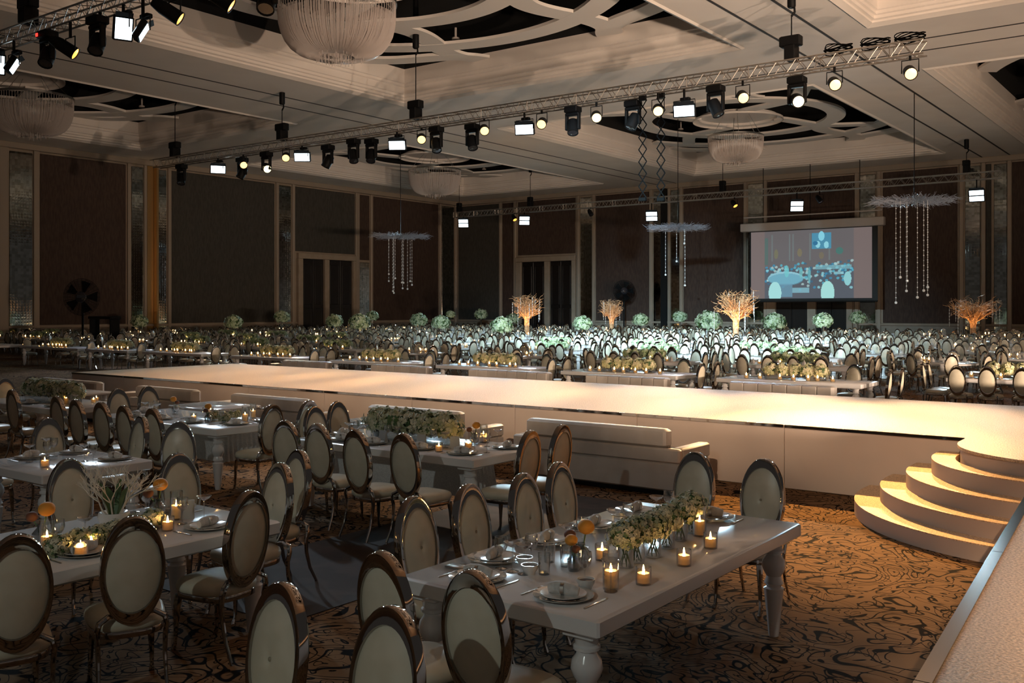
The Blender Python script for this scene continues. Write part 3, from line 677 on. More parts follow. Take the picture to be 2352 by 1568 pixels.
def card_proto():
    t = thing('menu_card', 'x', 'card'); o = MB(); o.loft([[(-.05, -.03, 0), (.05, -.03, 0), (.05, .03, 0), (-.05, .03, 0)], [(-.05, -.004, .13), (.05, -.004, .13), (.05, .004, .13), (-.05, .004, .13)]]); o.build('folded_sheet', 'grey_card', t); return Proto(t)
card = card_proto()
def craspedia_proto(name, col, lab):
    t = thing(name, lab, 'flower vase')
    MB().lathe([(.001, 0), (.035, 0), (.042, .02), (.045, .07), (.020, .10), (.020, .115), (.018, .115), (.018, .10), (.042, .07), (.038, .02), (.001, .008)], 16, cap=False).build('bud_vase', 'smoke_glass', t)
    s = MB(); s.tube([(0, 0, .01), (.01, .005, .1), (.02, .01, .16)], .004, 5); s.tube([(0, 0, .01), (-.02, .0, .1), (-.045, .0, .13)], .004, 5); s.build('stems', 'leaf', t)
    b = MB(); b.ell((.022, .012, .19), .042, .042, .036, 14, 9); b.build('blossom', col, t)
    b = MB(); b.ell((-.055, 0, .15), .03, .03, .026, 12, 8); b.build('blossom', 'brown_flower', t)
    return Proto(t)
orange = craspedia_proto('bud_vase_flowers', 'orange_flower', 'x')

ZT = .781
tn = {1: 'flower-vase table', 2: 'branch-vase table', 3: 'flower-strip table', 4: 'middle candle table', 5: 'bare-fronted table', 6: 'leftmost flower-strip table'}
cnt = {}
for x, y, rz, lb, tb in NEAR:
    if not tb: continue
    fx, fy = -math.sin(rz), math.cos(rz); x0, x1, y0, y1 = TB[tb]
    ax = rz % (2 * PI)
    px_, py_ = x + fx * .9, y + fy * .9
    # snap the setting to the edge the chair faces
    q = round(rz / (PI / 2)) % 4
    if q == 0: py_, px_, fx, fy = y0 + .22, min(max(x, x0 + .25), x1 - .25), 0, 1
    if q == 1: px_, py_, fx, fy = x1 - .22, min(max(y, y0 + .25), y1 - .25), -1, 0
    if q == 2: py_, px_, fx, fy = y1 - .22, min(max(x, x0 + .25), x1 - .25), 0, -1
    if q == 3: px_, py_, fx, fy = x0 + .22, min(max(y, y0 + .25), y1 - .25), 1, 0
    k = cnt.setdefault(tb, []); 
    if any(math.hypot(px_ - a, py_ - b) < .42 for a, b in k): continue
    k.append((px_, py_)); n = len(k)
    rzz = q * PI / 2; sx, sy = fy, -fx             # to the diner's right
    g = lambda s_: '%s on the %s' % (s_, tn[tb])
    pl = lambda s_: ('%s at the %s place set on the %s' % (s_, ORD[n - 1], tn[tb]))
    plate.put((px_, py_, ZT - .003), 0, pl('shiny charger plate'), g('charger plates'))
    napkin.put((px_, py_, ZT + .016), rzz + .2, pl('rolled pale napkin in a ring'), g('napkins'))
    fork.put((px_ - sx * .20, py_ - sy * .20, ZT - .001), rzz, pl('steel fork'), g('forks'))
    knife.put((px_ + sx * .19, py_ + sy * .19, ZT - .001), rzz, pl('steel knife'), g('knives'))
    coupe.put((px_ + fx * .24 + sx * .14, py_ + fy * .24 + sy * .14, ZT - .001), 0, pl('shallow stemmed glass'), g('stemmed glasses'))
    glass.put((px_ + fx * .25 - sx * .03, py_ + fy * .25 - sy * .03, ZT - .001), 0, pl('rounded wine glass'), g('wine glasses'))
def P3(px_, py_, z=.78): return at(px_, py_, z)
# table 1
for k, (a, b, tall) in enumerate(((1383, 1285, 0), (1403, 1352, 1), (1478, 1341, 0), (1571, 1298, 0), (1632, 1258, 0), (1607, 1230, 1))):
    x, y = P3(a, b); nm = ('lit votive candle nearest the vases', 'tall glass candle at the near end of flower-vase table', 'lit votive candle at the table edge before the vases', 'lit votive candle midway along the flower-vase table edge', 'lit votive candle toward the far corner of the flower-vase table', 'tall glass candle behind the last votive of the flower-vase table')[k]
    candle(x, y, ZT - .001, nm, 'candles on the flower-vase table', bool(tall), .5)
bq = 'glass vase of dense pale blossom on the flower-vase table, '
for k, (a, b) in enumerate(((1436, 1302), (1462, 1290), (1500, 1278), (1532, 1258), (1562, 1240), (1588, 1222))):
    x, y = P3(a, b); bouquet.put((x, y, ZT - .003), k * 1.1, bq + '%s from the camera end' % ORD[k], 'glass flower vases', .95)
for k, (a, b) in enumerate(((1205, 1300), (1217, 1318), (1346, 1352))):
    x, y = P3(a, b); bowl.put((x, y, ZT - .001), 0, 'white sauce bowl with dark red sauce, %s from the plate corner of flower-vase table' % ORD[k], 'sauce bowls')
for k, (a, b) in enumerate(((1250, 1318), (1262, 1290), (1300, 1300))):
    x, y = P3(a, b); tumbler.put((x, y, ZT - .001), 0, 'clear tumbler by the sauce bowls, %s from the near end' % ORD[k], 'tumblers on the flower-vase table')
x, y = P3(1335, 1300); orange.put((x, y, ZT - .001), .4, 'orange button blossom in a bud vase on the flower-vase table', None, 1.2)
x, y = P3(1318, 1310); orange.put((x, y, ZT - .001), 2.4, 'smaller brown and orange blossom vase beside it on flower-vase table', None, .9)
# a phone-like dark card and a small folded card
x, y = P3(1052, 1303); tag(MB().cbox(-.07, .07, -.04, .04, 0, .01, .003).build('cutlery_rest', 'steel', None, (x, y, ZT - .001)), 'bright steel knife rest at the near corner of the flower-vase table', 'rest')
# table 2
for k, (a, b, tall, nm) in enumerate(((108, 1268, 1, 'tall glass candle at the near end of branch-vase table'), (185, 1278, 0, 'votive candle before the amber blossoms'), (210, 1262, 0, 'votive candle tucked among the amber blossoms'), (405, 1192, 1, 'tall glass candle beside the lit white card'), (385, 1218, 0, 'low votive candle right of the branches'))):
    x, y = P3(a, b); candle(x, y, ZT - .001, nm, 'candles on the branch-vase table', bool(tall), .75)
for k, (a, b) in enumerate(((135, 1275), (180, 1262), (225, 1252), (268, 1240), (310, 1225), (350, 1212))):
    x, y = P3(a, b); bouquet.put((x, y, ZT - .10), k * 1.3, 'low blossom cluster on the branch-vase table, %s from the frame edge' % ORD[k], 'low blossom clusters', .8)
x, y = P3(95, 1256); orange.put((x, y, ZT - .001), .4, 'orange blossom in a bud vase near the dark-framed chairs', None, 1.25)
x, y = P3(362, 1190); orange.put((x, y, ZT - .001), 1.4, 'orange blossom in a bud vase behind the tall candle', None, 1.25)
x, y = P3(430, 1190); o = card.put((x, y, ZT - .001), .9, 'standing pale card lit by the candle on the branch-vase table')
def coral(x, y, z):
    t = thing('branch_vase', 'spreading white coral branches with green blades in a low vase', 'branch vase', (x, y, z)); rr = random.Random(11); s = MB()
    MB().lathe([(.001, 0), (.09, 0), (.11, .06), (.10, .09), (.09, .09), (.001, .03)], 20, cap=False).build('vase', 'porcelain', t)
    def grow(p, d, l, r, dep):
        q = p + d * l; m = p + d * l * .5 + Vector((rr.uniform(-1, 1), rr.uniform(-1, 1), 0)) * l * .10
        s.tube([p, m, q], [r, r * .85, r * .7], 5)
        if dep:
            for _ in range(3 if dep > 1 else 2):
                e = (d + Vector((rr.uniform(-1, 1), rr.uniform(-1, 1), rr.uniform(-.35, .6))) * .75).normalized(); grow(q, e, l * rr.uniform(.6, .85), r * .68, dep - 1)
    for k in range(6):
        a = k * PI / 3 + .3; grow(Vector((.04 * math.cos(a), .04 * math.sin(a), .06)), Vector((math.cos(a) * .55, math.sin(a) * .55, 1)).normalized(), .125, .007, 4)
    s.build('branches', 'twig_white', t)
    for k in range(6):
        a = k * 1.05 + .2; b = MB(); tip = Vector((.16 * math.cos(a), .16 * math.sin(a), .30)); r0 = Vector((.03 * math.cos(a), .03 * math.sin(a), .06)); sd = Vector((-math.sin(a), math.cos(a), 0)) * .022
        m = (r0 + tip) / 2 + Vector((0, 0, .06)); b.add([tuple(r0 - sd * .5), tuple(r0 + sd * .5), tuple(m + sd), tuple(m - sd), tuple(tip)], [(0, 1, 2, 3), (3, 2, 4)]); b.build('blade_leaf', 'leaf', t)
x, y = P3(262, 1205); coral(x, y, ZT + .0)
# tables 3, 4, 5, 6
def strip(x0, x1, y, label, n, group, sc=1.0):
    t = thing('flower_trough', label, 'flower trough', ((x0 + x1) / 2, y, ZT - .002), 0, group); h = (x1 - x0) / 2
    MB().cbox(-h, h, -.08, .08, 0, .12, .006).build('trough', 'smoke_glass', t)
    me = FL_MID.mesh('flower_head', ['petal', 'leaf'])
    for k in range(n):
        o = bpy.data.objects.new('flower_head', me); COL.objects.link(o); o.parent = t; o.location = (-h + (k + .5) * 2 * h / n, R.uniform(-.02, .02), .20); o.rotation_euler = (0, 0, R.uniform(0, 6)); o.scale = (sc,) * 3
strip(-8.15, -6.95, 8.2, 'long clear trough of grey-green blossom behind the three dark-framed chairs', 9, 'flower troughs near the sofas')
strip(-16.1, -14.6, 8.15, 'clear trough of pale blossom on the table at the runway end', 8, 'flower troughs near the sofas')
for k, (a, b, tb, tall) in enumerate(((1008, 1037, 3, 0), (930, 1000, 3, 0), (1076, 1030, 3, 0), (1130, 1012, 3, 1), (1160, 1008, 3, 0), (1170, 1004, 3, 0), (445, 965, 4, 0), (563, 968, 4, 1), (598, 958, 4, 1), (528, 945, 4, 0), (152, 928, 6, 1), (78, 910, 6, 0), (190, 905, 6, 0), (215, 925, 6, 0), (240, 920, 6, 0), (165, 915, 6, 0), (103, 1072, 5, 0))):
    x, y = P3(a, b); x0, x1, y0, y1 = TB[tb]; x = min(max(x, x0 + .1), x1 - .1); y = min(max(y, y0 + .1), y1 - .1)
    c_ = cnt.setdefault('c%d' % tb, []); c_.append(1)
    candle(x, y, ZT - .001, '%s lit candle from the aisle on the %s' % (ORD[len(c_) - 1], tn[tb]), 'candles on the ' + tn[tb], bool(tall), .7)
for k, (a, b) in enumerate(((880, 1015), (968, 1025), (1045, 1030))):
    x, y = P3(a, b); card.put((x, y, ZT - .001), .3 * k, 'grey standing card before the flower strip, %s from the sofa-less end' % ORD[k], 'standing grey cards')
for k, (a, b, tb) in enumerate(((868, 1005, 3), (1090, 1020, 3), (478, 970, 4), (402, 950, 4), (118, 905, 6))):
    x, y = P3(a, b); x0, x1, y0, y1 = TB[tb]; x = min(max(x, x0 + .1), x1 - .1); y = min(max(y, y0 + .1), y1 - .1)
    orange.put((x, y, ZT - .001), k, 'small orange blossom vase on the %s, %s' % (tn[tb], 'nearer' if k % 2 == 0 else 'farther'), None, 1.1)
for k, (a, b) in enumerate(((490, 965), (515, 970), (540, 962))):
    x, y = P3(a, b); bouquet.put((x, min(y, 8.5), ZT - .08), k, 'small pale bouquet on the middle candle table, %s from the drape' % ORD[k], 'bouquets on the middle table', .75)

# ------------------------------------------------------------------ far tables
def in_view(x, y, m=0):
    d = -x * sT + y * cT
    if d < 5: return False
    u = CX + FP * (x * cT + y * sT) / d
    return -m < u < 2352 + m
FAR = []                                   # kind, cx, cy, row, list of chairs
R0X = [(-39.4, -35.0), (-34.5, -31.7), (-30.8, -27.4), (-25.9, -22.7), (-21.4, -18.1), (-17.2, -14.1), (-13.2, -10.1), (-9.15, -6.05)]
ROW0 = []
for i_, (a, b) in enumerate(R0X):
    gap = R0X[i_ + 1][0] - b if i_ + 1 < len(R0X) else 2; gl = a - R0X[i_ - 1][1] if i_ else 2
    ch = [(a + (b - a) * f, 21.15, S_) for f in (.2, .5, .8)] + [(b + .46, 19.8, W_), (b + .5, 20.45, W_)] + ([(a - .5, 20.15, E_)] if gl > 1.35 else [])
    ROW0.append((a, b, 19.55, 20.7, ch))
ROW0.append((-5.2, -2.4, 22.6, 23.8, [(-4.87, 22.05, N_), (-4.25, 22.1, N_), (-5.75, 22.95, E_), (-5.75, 23.5, E_), (-4.6, 24.3, S_), (-3.9, 24.3, S_), (-3.6, 22.1, N_)]))
rect_proto = None; rows = []
def far_rect(x, y, label, group):
    global rect_proto
    if rect_proto is None:
        t = rect_table('banquet_table', label, x - 1.55, x + 1.55, y - .58, y + .58, .78, group, n=8); rect_proto = Proto(t); rect_proto.used = True; return t
    return rect_proto.put((x, y, 0), 0, label, group)
ind_chairs = 0; stuff = MB(); stuff_fl = MB(); stuff_wr = MB(); TABLES = []
n0 = len(ROW0)
for k, (a, b, y0, y1, ch) in enumerate(ROW0):
    ti = n0 - 1 - k
    where = '%s table from the stage, runway row' % ORD[ti]
    if abs((b - a) - 3.1) < .25: far_rect((a + b) / 2, (y0 + y1) / 2, 'white banquet table, %s from the stage in the row along the runway' % ORD[ti], 'tables along the far runway side')
    else: rect_table('banquet_table', 'white banquet table, %s from the stage in the row along the runway' % ORD[ti], a, b, y0, y1, .78, 'tables along the far runway side', n=8)
    sc_ = {}
    for (x, y, rz) in ch:
        sd = {S_: 'far side', W_: 'stage end', E_: 'far-left end', N_: 'runway side'}[rz]; sc_[sd] = sc_.get(sd, 0) + 1
        mid_chair.put((x + R.uniform(-.03, .03), y + R.uniform(-.03, .03), 0), rz + R.uniform(-.12, .12), '%s oval chair along the %s of %s' % (ORD[sc_[sd] - 1], sd, where), 'chairs at ' + where); ind_chairs += 1
    TABLES.append((a, b, y0, y1, 0, ti))
# deeper rows
ROUND_TOP = MB().lathe([(.001, .72), (.9, .72), (.92, .73), (.92, .77), (.9, .78), (.001, .78)], 28, cap=False).mesh('tabletop', 'white_lacquer')
ROUND_LEG = MB().lathe([(.30, 0), (.30, .03), (.10, .08), (.07, .2), (.11, .35), (.07, .5), (.12, .72)], 12).mesh('pedestal', 'white_lacquer')
deep = []
for r in range(10):
    y = 25.0 + r * 4.05
    xs_ = []; x = -5.2 - (r % 2) * 1.6
    while x > XL + 2.5:
        if in_view(x, y, 60) and not (x < -30 and y < 27 and False): xs_.append(x)
        x -= 4.35
    for c, x in enumerate(xs_):
        if r == 0 and x > -5.5: continue
        deep.append((r + 1, c, x + R.uniform(-.06, .06), y + R.uniform(-.25, .25), 'round' if (r * 3 + c * 2) % 5 in (1, 3) else 'rect'))
far_ch = []
for r, c, x, y, kd in deep:
    lab = 'white %s table, row %s behind the runway row, %s from the stage side' % ('round' if kd == 'round' else 'long', ORD[r - 1], ORD[c]); grp = 'tables in the far crowd, row %s' % ORD[r - 1]
    if kd == 'round':
        t = thing('round_table', lab, 'table', (x, y, 0), 0, grp)
        for nm, me in (('tabletop', ROUND_TOP), ('pedestal', ROUND_LEG)):
            o = bpy.data.objects.new(nm, me); COL.objects.link(o); o.parent = t
        TABLES.append((x - .65, x + .65, y - .65, y + .65, r, c))
        cs = [(x + 1.42 * math.cos(a), y + 1.42 * math.sin(a), a + PI / 2) for a in [i * PI / 4.5 + .2 for i in range(9)]]
    else:
        far_rect(x, y, lab, grp); TABLES.append((x - 1.5, x + 1.5, y - .55, y + .55, r, c))
        cs = [(x + f, y + 1.12, S_) for f in (-1.05, -.35, .35, 1.05)] + [(x + f, y - 1.12, N_) for f in (-1.05, -.35, .35, 1.05)] + [(x + 2.0, y + f, W_) for f in (-.28, .3)] + [(x - 2.0, y + f, E_) for f in (0,)]
    for i_, q in enumerate(cs): far_ch.append((r, c, *q, (ORD[i_] + ' oval chair clockwise around') if kd == 'round' else ORD[(i_ % 4) if i_ < 8 else i_ - 8 if i_ < 10 else 0] + ' oval chair along the ' + ('far side' if i_ < 4 else 'runway side' if i_ < 8 else 'stage end' if i_ < 10 else 'far-left end') + ' of'))
far_ch.sort(key=lambda q: -q[2] * sT + q[3] * cT)
for r, c, x, y, rz, lb_ in far_ch:
    x += R.uniform(-.03, .03); y += R.uniform(-.05, .05); rz += R.uniform(-.2, .2)
    if not in_view(x, y, 0): continue
    if ind_chairs + len(NEAR) < 300:
        ind_chairs += 1
        o = bpy.data.objects.new('banquet_chair', FC_ME); COL.objects.link(o); o.location = (x, y, 0); o.rotation_euler = (0, 0, rz)
        w_ = '%s table from the stage, crowd row %s' % (ORD[c], ORD[r - 1])
        tag(o, lb_ + ' ' + w_, 'chair', 'chairs at ' + w_)
    else:
        mt = Matrix.Translation((x, y, 0)) @ Matrix.Rotation(rz, 4, 'Z'); stuff.tf = mt
        n_ = len(stuff.v); stuff.v += [tuple(mt @ Vector(p)) for p in FC.v]; stuff.f += [tuple(i + n_ for i in f) for f in FC.f]; stuff.m += FC.m
so = stuff.build('chairs_in_far_rows', ['chrome', 'cream_leather']); tag(so, 'mass of oval-back chairs filling the rows toward the back wall', 'chairs', None, 'stuff')
# dressing of the far tables
fcand = thing('candle', 'x', 'candle')
MB().lathe([(.001, 0), (.045, 0), (.045, .10), (.043, .10), (.042, .01), (.001, .01)], 10, cap=False).build('glass_holder', 'clear_glass', fcand)
MB().lathe([(.001, .01), (.038, .01), (.038, .055), (.001, .055)], 10).build('wax', 'wax', fcand)
MB().lathe([(.001, .05), (.014, .062), (.016, .08), (.001, .115)], 8).build('flame', 'far_flame', fcand)
FCAN = Proto(fcand)
me_strip = FL_MID.mesh('flower_head', ['petal_cool', 'leaf'])
me_strip_w = FL_MID.mesh('flower_head', ['petal_candlelit', 'leaf'])
sf = MB(); sf.k = 0; sw = MB(); ncand = 0; strip_n = 0
for (x0, x1, y0, y1, r, c) in TABLES:
    cx, cy = (x0 + x1) / 2, (y0 + y1) / 2
    if not in_view(cx, cy, 40): continue
    nm = ('table %s from the stage, runway row' if r == 0 else 'table %s from the stage, row ' + ORD[max(r - 1, 0)] + ' of far crowd') % ORD[c]
    hasstrip = (x1 - x0) > 2 and r <= 3
    if hasstrip:
        t = thing('flower_trough', 'low trough of pale blossom on ' + nm, 'flower trough', (cx, cy, ZT - .002), 0, 'flower troughs beyond the runway')
        MB().cbox(-.68, .68, -.09, .09, 0, .12, .005).build('trough', 'smoke_glass', t)
        for k in range(5):
            o = bpy.data.objects.new('flower_head', me_strip_w if r == 0 else me_strip); COL.objects.link(o); o.parent = t; o.location = (-.54 + .27 * k, R.uniform(-.02, .02), .19); o.rotation_euler = (0, 0, k)
    for k in range(7 if r == 0 else 4 if r < 4 else 3):
        px_ = cx + R.uniform(-.95, .95) * min(1, (x1 - x0) / 2); py_ = cy - .2 + R.uniform(-.12, .1) if hasstrip else cy + R.uniform(-.3, .3)
        if r == 0: px_ = cx - .9 + k * .3 + R.uniform(-.08, .08); py_ = cy - .28 + R.uniform(-.06, .06)
        if r < 6 and ncand < 210:
            FCAN.put((px_, py_, ZT - .001), 0, ORD[k] + ' lit candle in glass on ' + nm, 'candles on ' + nm, 1.15 if r == 0 else 1.3); ncand += 1
        else:
            sf.lathe([(.001, .03), (.026, .05), (.03, .08), (.001, .14)], 6, (px_, py_, ZT))
    # plates, napkins and glasses: single things in the row by the runway, a mass further off
    nset = 4 if (x1 - x0) > 2 else 0
    for k in range(4):
        for sg in (-1, 1):
            px_ = cx + (-1.05 + .7 * k) * (1 if (x1 - x0) > 2 else .45); py_ = cy + sg * (.36 if (x1 - x0) > 2 else .45)
            if r == 0 and sg > 0 and k < 3:
                plate.put((px_, py_, ZT - .003), 0, ORD[k] + ' plate set before a chair on ' + nm, 'plates on ' + nm)
                glass.put((px_ + .2, py_ - .12, ZT - .001), 0, ORD[k] + ' stemmed glass beside a plate on ' + nm, 'glasses on ' + nm)
            elif r > 0:
                sw.k = 0; sw.lathe([(.001, .01), (.15, .02), (.15, .025), (.001, .03)], 10, (px_, py_, ZT), cap=False)
                sw.k = 1; sw.lathe([(.06, .03), (.05, .08), (.001, .17)], 5, (px_, py_, ZT))
                sw.k = 2; sw.lathe([(.03, 0), (.005, .01), (.005, .1), (.04, .15), (.036, .22)], 6, (px_ + .2, py_ - sg * .1, ZT), cap=False)
tag(sf.build('candle_flames', 'far_flame'), 'countless small candle flames glimmering on the farthest tables', 'candles', None, 'stuff')
tag(sw.build('tableware', ['porcelain', 'napkin', 'clear_glass']), 'plates, folded napkins and glasses massed over the far tables', 'tableware', None, 'stuff')

# tall flower balls
FB = flower_mesh(300, .48, .82, .10, 9); FB_ME = FB.mesh('blossom_ball', ['petal_cool', 'leaf'])
SV_ME = MB().lathe([(.10, 0), (.10, .02), (.05, .06), (.045, .5), (.07, .72), (.10, .78), (.095, .78), (.06, .7), (.03, .1)], 10, cap=False).mesh('tall_vase', 'clear_glass')
def nearest_table(px_, d):
    best = None
    for (x0, x1, y0, y1, r, c) in TABLES:
        cx, cy = (x0 + x1) / 2, (y0 + y1) / 2; dd = -cx * sT + cy * cT; u = CX + FP * (cx * cT + cy * sT) / dd
        e = abs(u - px_) + abs(dd - d) * 2.0
        if best is None or e < best[0]: best = (e, cx, cy, u, x0, x1, dd)
    _, cx, cy, u, x0, x1, dd = best
    k = (px_ - CX) / FP; x = cy * (k * cT - sT) / (k * sT + cT)
    return (min(max(x, x0), x1), cy)
balls = [(320, 738, 34), (537, 740, 36), (648, 728, 32), (768, 737, 34), (820, 740, 42), (855, 726, 26), (962, 735, 34), (1013, 741, 36), (1035, 722, 20), (1105, 722, 27), (1152, 751, 44), (1178, 735, 28), (1337, 745, 38), (1472, 735, 33), (1580, 728, 30), (1628, 757, 52), (1778, 750, 46), (1890, 737, 40), (1970, 730, 34)]
for k, (a, b, s_) in enumerate(balls):
    d = FP * .92 / s_; x, y = nearest_table(a, d); dd = -x * sT + y * cT
    zc = EYE - (b - CY) * dd / FP; zc = min(max(zc, 1.45), 2.1); hgt = zc - .38 - .78
    t = thing('flower_ball', ('tall-stemmed ball of pale green blossom, %s from the gilded pilaster' % ORD[k]) if k < 16 else 'tall-stemmed ball of pale green blossom ' + ('below the left half of the projection screen', 'below the middle of the projection screen', 'by the wall right of the projection screen')[k - 16], 'flower arrangement', (x, y, ZT - .001), 0, 'flower balls over the far tables')
    o = bpy.data.objects.new('tall_vase', SV_ME); COL.objects.link(o); o.parent = t; o.scale = (1, 1, (hgt + .12) / .78)
    o = bpy.data.objects.new('blossom_ball', FB_ME); COL.objects.link(o); o.parent = t; o.location = (0, 0, zc - .78); o.rotation_euler = (0, 0, k); q = s_ * dd / FP / .96; o.scale = (q, q, q)

# golden branch trees
def branch_tree(px_, ybase, ytop, label, seed, power, wpx):
    d0 = {1210: 41.1, 1690: 46.8, 1415: 43.7, 2235: 41.1}[px_]
    x, y = at(px_, ybase, .78); d = -x * sT + y * cT; H = (ybase - ytop) * d / FP; Wd = wpx * d / FP / 2
    x, y = nearest_table(px_, d); t = thing('branch_tree', label, 'branch tree', (x, y, ZT - .001)); rr = random.Random(seed)
    MB().lathe([(.001, 0), (.2, 0), (.22, .05), (.16, .2), (.14, .2), (.001, .05)], 12, cap=False).build('pot', 'twig_gold', t)
    s = MB(); sB = MB(); th_ = H * .42
    for k in range(14):
        a = 2 * PI * k / 14; s.tube([(.10 * math.cos(a + f * 2), .10 * math.sin(a + f * 2), .05 + th_ * f) for f in (0, .25, .5, .75, 1)], [.05, .045, .045, .045, .04], 5)
    for k in range(95):
        a = rr.uniform(0, 2 * PI); sp_ = rr.random() ** .55; h = (H - th_) * rr.uniform(.35, 1.0)
        pts = []; wob = rr.uniform(-.5, .5)
        for i in range(6):
            f = i / 5; rad = .08 + (Wd * sp_ - .08) * f ** 1.25
            pts.append((rad * math.cos(a + wob * f) + rr.uniform(-.05, .05), rad * math.sin(a + wob * f) + rr.uniform(-.05, .05), th_ * (.75 + .25 * rr.random()) + h * f ** .8 - .12 * sp_ * f * h))
        s.tube(pts, [.030, .025, .02, .016, .012, .006], 4)
        for q in range(6):
            i = rr.randint(2, 5); p = Vector(pts[i]); e = p + Vector((rr.uniform(-.28, .28), rr.uniform(-.28, .28), rr.uniform(-.15, .22))); m_ = (p + e) / 2 + Vector((rr.uniform(-.08, .08), rr.uniform(-.08, .08), 0)); s.tube([p, m_, e], [.012, .009, .004], 3)
        if k % 10 == 0:
            p = Vector(pts[-1]); l = rr.uniform(.5, 1.3); sB.tube([p, p - Vector((0, 0, l))], .006, 3)
            for q in range(int(l / .16)): sB.ell(tuple(p - Vector((0, 0, .16 * q + .1))), .022, .022, .03, 5, 4)
    tw = s.build('twigs', 'twig_gold', t); tag(tw, kind='stuff')
    b = sB.build('bead_strings', 'bead', t); tag(b, kind='stuff')
    if power:
        for k in range(3):
            lamp('tree_uplight', 'SPOT', (x + .75 * math.cos(k * 2.1 - 2), y + .75 * math.sin(k * 2.1 - 2), 1.0), power, AMBER, (x, y, 2.4), spot_size=math.radians(80), spot_blend=.6, shadow_soft_size=.04)
branch_tree(1210, 772, 668, 'bright gold branch tree standing before the double doors', 1, 130, 75)
branch_tree(1690, 770, 665, 'fullest gold branch tree, below the screen edge', 2, 200, 92)
branch_tree(1415, 775, 678, 'dim rosy branch tree hung with beads', 3, 50, 66)
branch_tree(2235, 770, 680, 'brown branch tree standing before the lit wall mirrors', 4, 45, 100)

# left dark area: extra table, fan on a stand, screen boxes
lt = rect_table('banquet_table', 'candlelit table in the dark corner, left of the runway end', -44.5, -40.2, 19.0, 20.4, .78, n=8)
for k in range(6):
    FCAN.put((-44.1 + k * .55, 19.3, ZT - .001), 0, ORD[k] + ' lit candle on the table in the dark corner', 'candles in the dark corner', 1.3)
for k in range(2):
    mid_chair.put((-38.6 - .7 * k, 21.9, 0), S_ + .4, 'oval chair standing by the dark left wall, %s from the corner table' % ORD[k], 'chairs by the dark wall')
def fan(px_, py_, Y, rpx, label):
    x, z = on_y(px_, py_, Y); d = -x * sT + Y * cT; r = rpx * d / FP
    t = thing('pedestal_fan', label, 'fan', (x, Y, 0)); t.rotation_euler = (0, 0, TH)
    MB().lathe([(.5, 0), (.5, .04), (.06, .1), (.05, z - .3), (.05, z)], 16).build('stand', 'black_metal', t)
    c = MB()
    for q in range(16):
        rr_ = r * (q + 1) / 16; c.tube([(rr_ * math.cos(2 * PI * i / 28), -.22 + .10 * (q / 16) ** 2, z + rr_ * math.sin(2 * PI * i / 28)) for i in range(29)], .012, 4, False)
    for q in range(28):
        a = 2 * PI * q / 28; c.tube([(.1 * math.cos(a), -.22, z + .1 * math.sin(a)), (r * math.cos(a), -.12, z + r * math.sin(a))], .010, 3)
    tag(c.build('wire_cage', 'black_metal', t), kind='stuff')
    for q in range(5):
        a = 2 * PI * q / 5; b = MB(); b.add([(.08 * math.cos(a), -.10, z + .08 * math.sin(a)), (.9 * r * math.cos(a - .3), -.14, z + .9 * r * math.sin(a - .3)), (.9 * r * math.cos(a + .35), -.06, z + .9 * r * math.sin(a + .35))], [(0, 1, 2)]); b.build('fan_blade', 'black_metal', t)
    h = MB(); h.tf = Matrix.Translation((0, -.25, z)) @ Matrix.Rotation(PI / 2, 4, 'X'); h.lathe([(.001, -.02), (.30 * r, -.02), (.32 * r, 0), (.26 * r, .04), (.001, .04)], 24); h.build('hub', 'glass_dark', t)
    m = MB(); m.tf = Matrix.Translation((0, .02, z)) @ Matrix.Rotation(PI / 2, 4, 'X'); m.lathe([(.12, -.2), (.2, -.1), (.2, .1), (.1, .14)], 14); m.build('motor', 'black_metal', t)
fan(190, 682, 27, 42, 'large black pedestal fan by the dark left wall')
fan(1433, 668, 65.5, 25, 'black pedestal fan standing behind the dim branch tree')
x, z = on_y(240, 726, 26.5)
bt_ = thing('console', 'low black control desk by the dark left wall', 'desk', (x, 26.5, 0)); MB().cbox(-1.0, 1.0, -.3, .3, z - .14, z, .02).build('desk_top', 'black_metal', bt_)
for sx in (-1, 1): MB().cbox(sx * .9 - .04, sx * .9 + .04, -.25, .25, 0, z - .14, .01).build('leg', 'black_metal', bt_)

# ------------------------------------------------------------------ projection screen
SX0, SX1, SZ0, SZ1, SY = -27.33, -19.14, 2.95, 7.52, 64.0
sc = thing('projection_screen', 'hanging projection screen showing a blue picture of the banquet', 'screen', ((SX0 + SX1) / 2, SY, SZ0))
cx_, hw, hh = 0, (SX1 - SX0) / 2, SZ1 - SZ0
MB().cbox(-hw - .75, hw + .75, -.15, .35, hh + .05, hh + .62, .04).build('housing', 'screen_case', sc)
MB().box(-hw - .12, hw + .35, .02, .04, -.18, hh + .08).build('border', 'screen_frame', sc)
MB().tube([(-hw - .12, .0, -.2), (hw + .35, .0, -.2)], .05, 8).build('bottom_bar', 'screen_frame', sc)
MB().cbox(-hw - .6, hw + .6, .1, .22, hh + 1.0, hh + 1.08, .01).build('hanging_rail', 'screen_case', sc)
for sx in (-.8, 0, .8): MB().tube([(sx * hw, .15, hh + .5), (sx * hw, .15, ZS - SZ0)], .025, 6).build('cable', 'black_metal', sc)
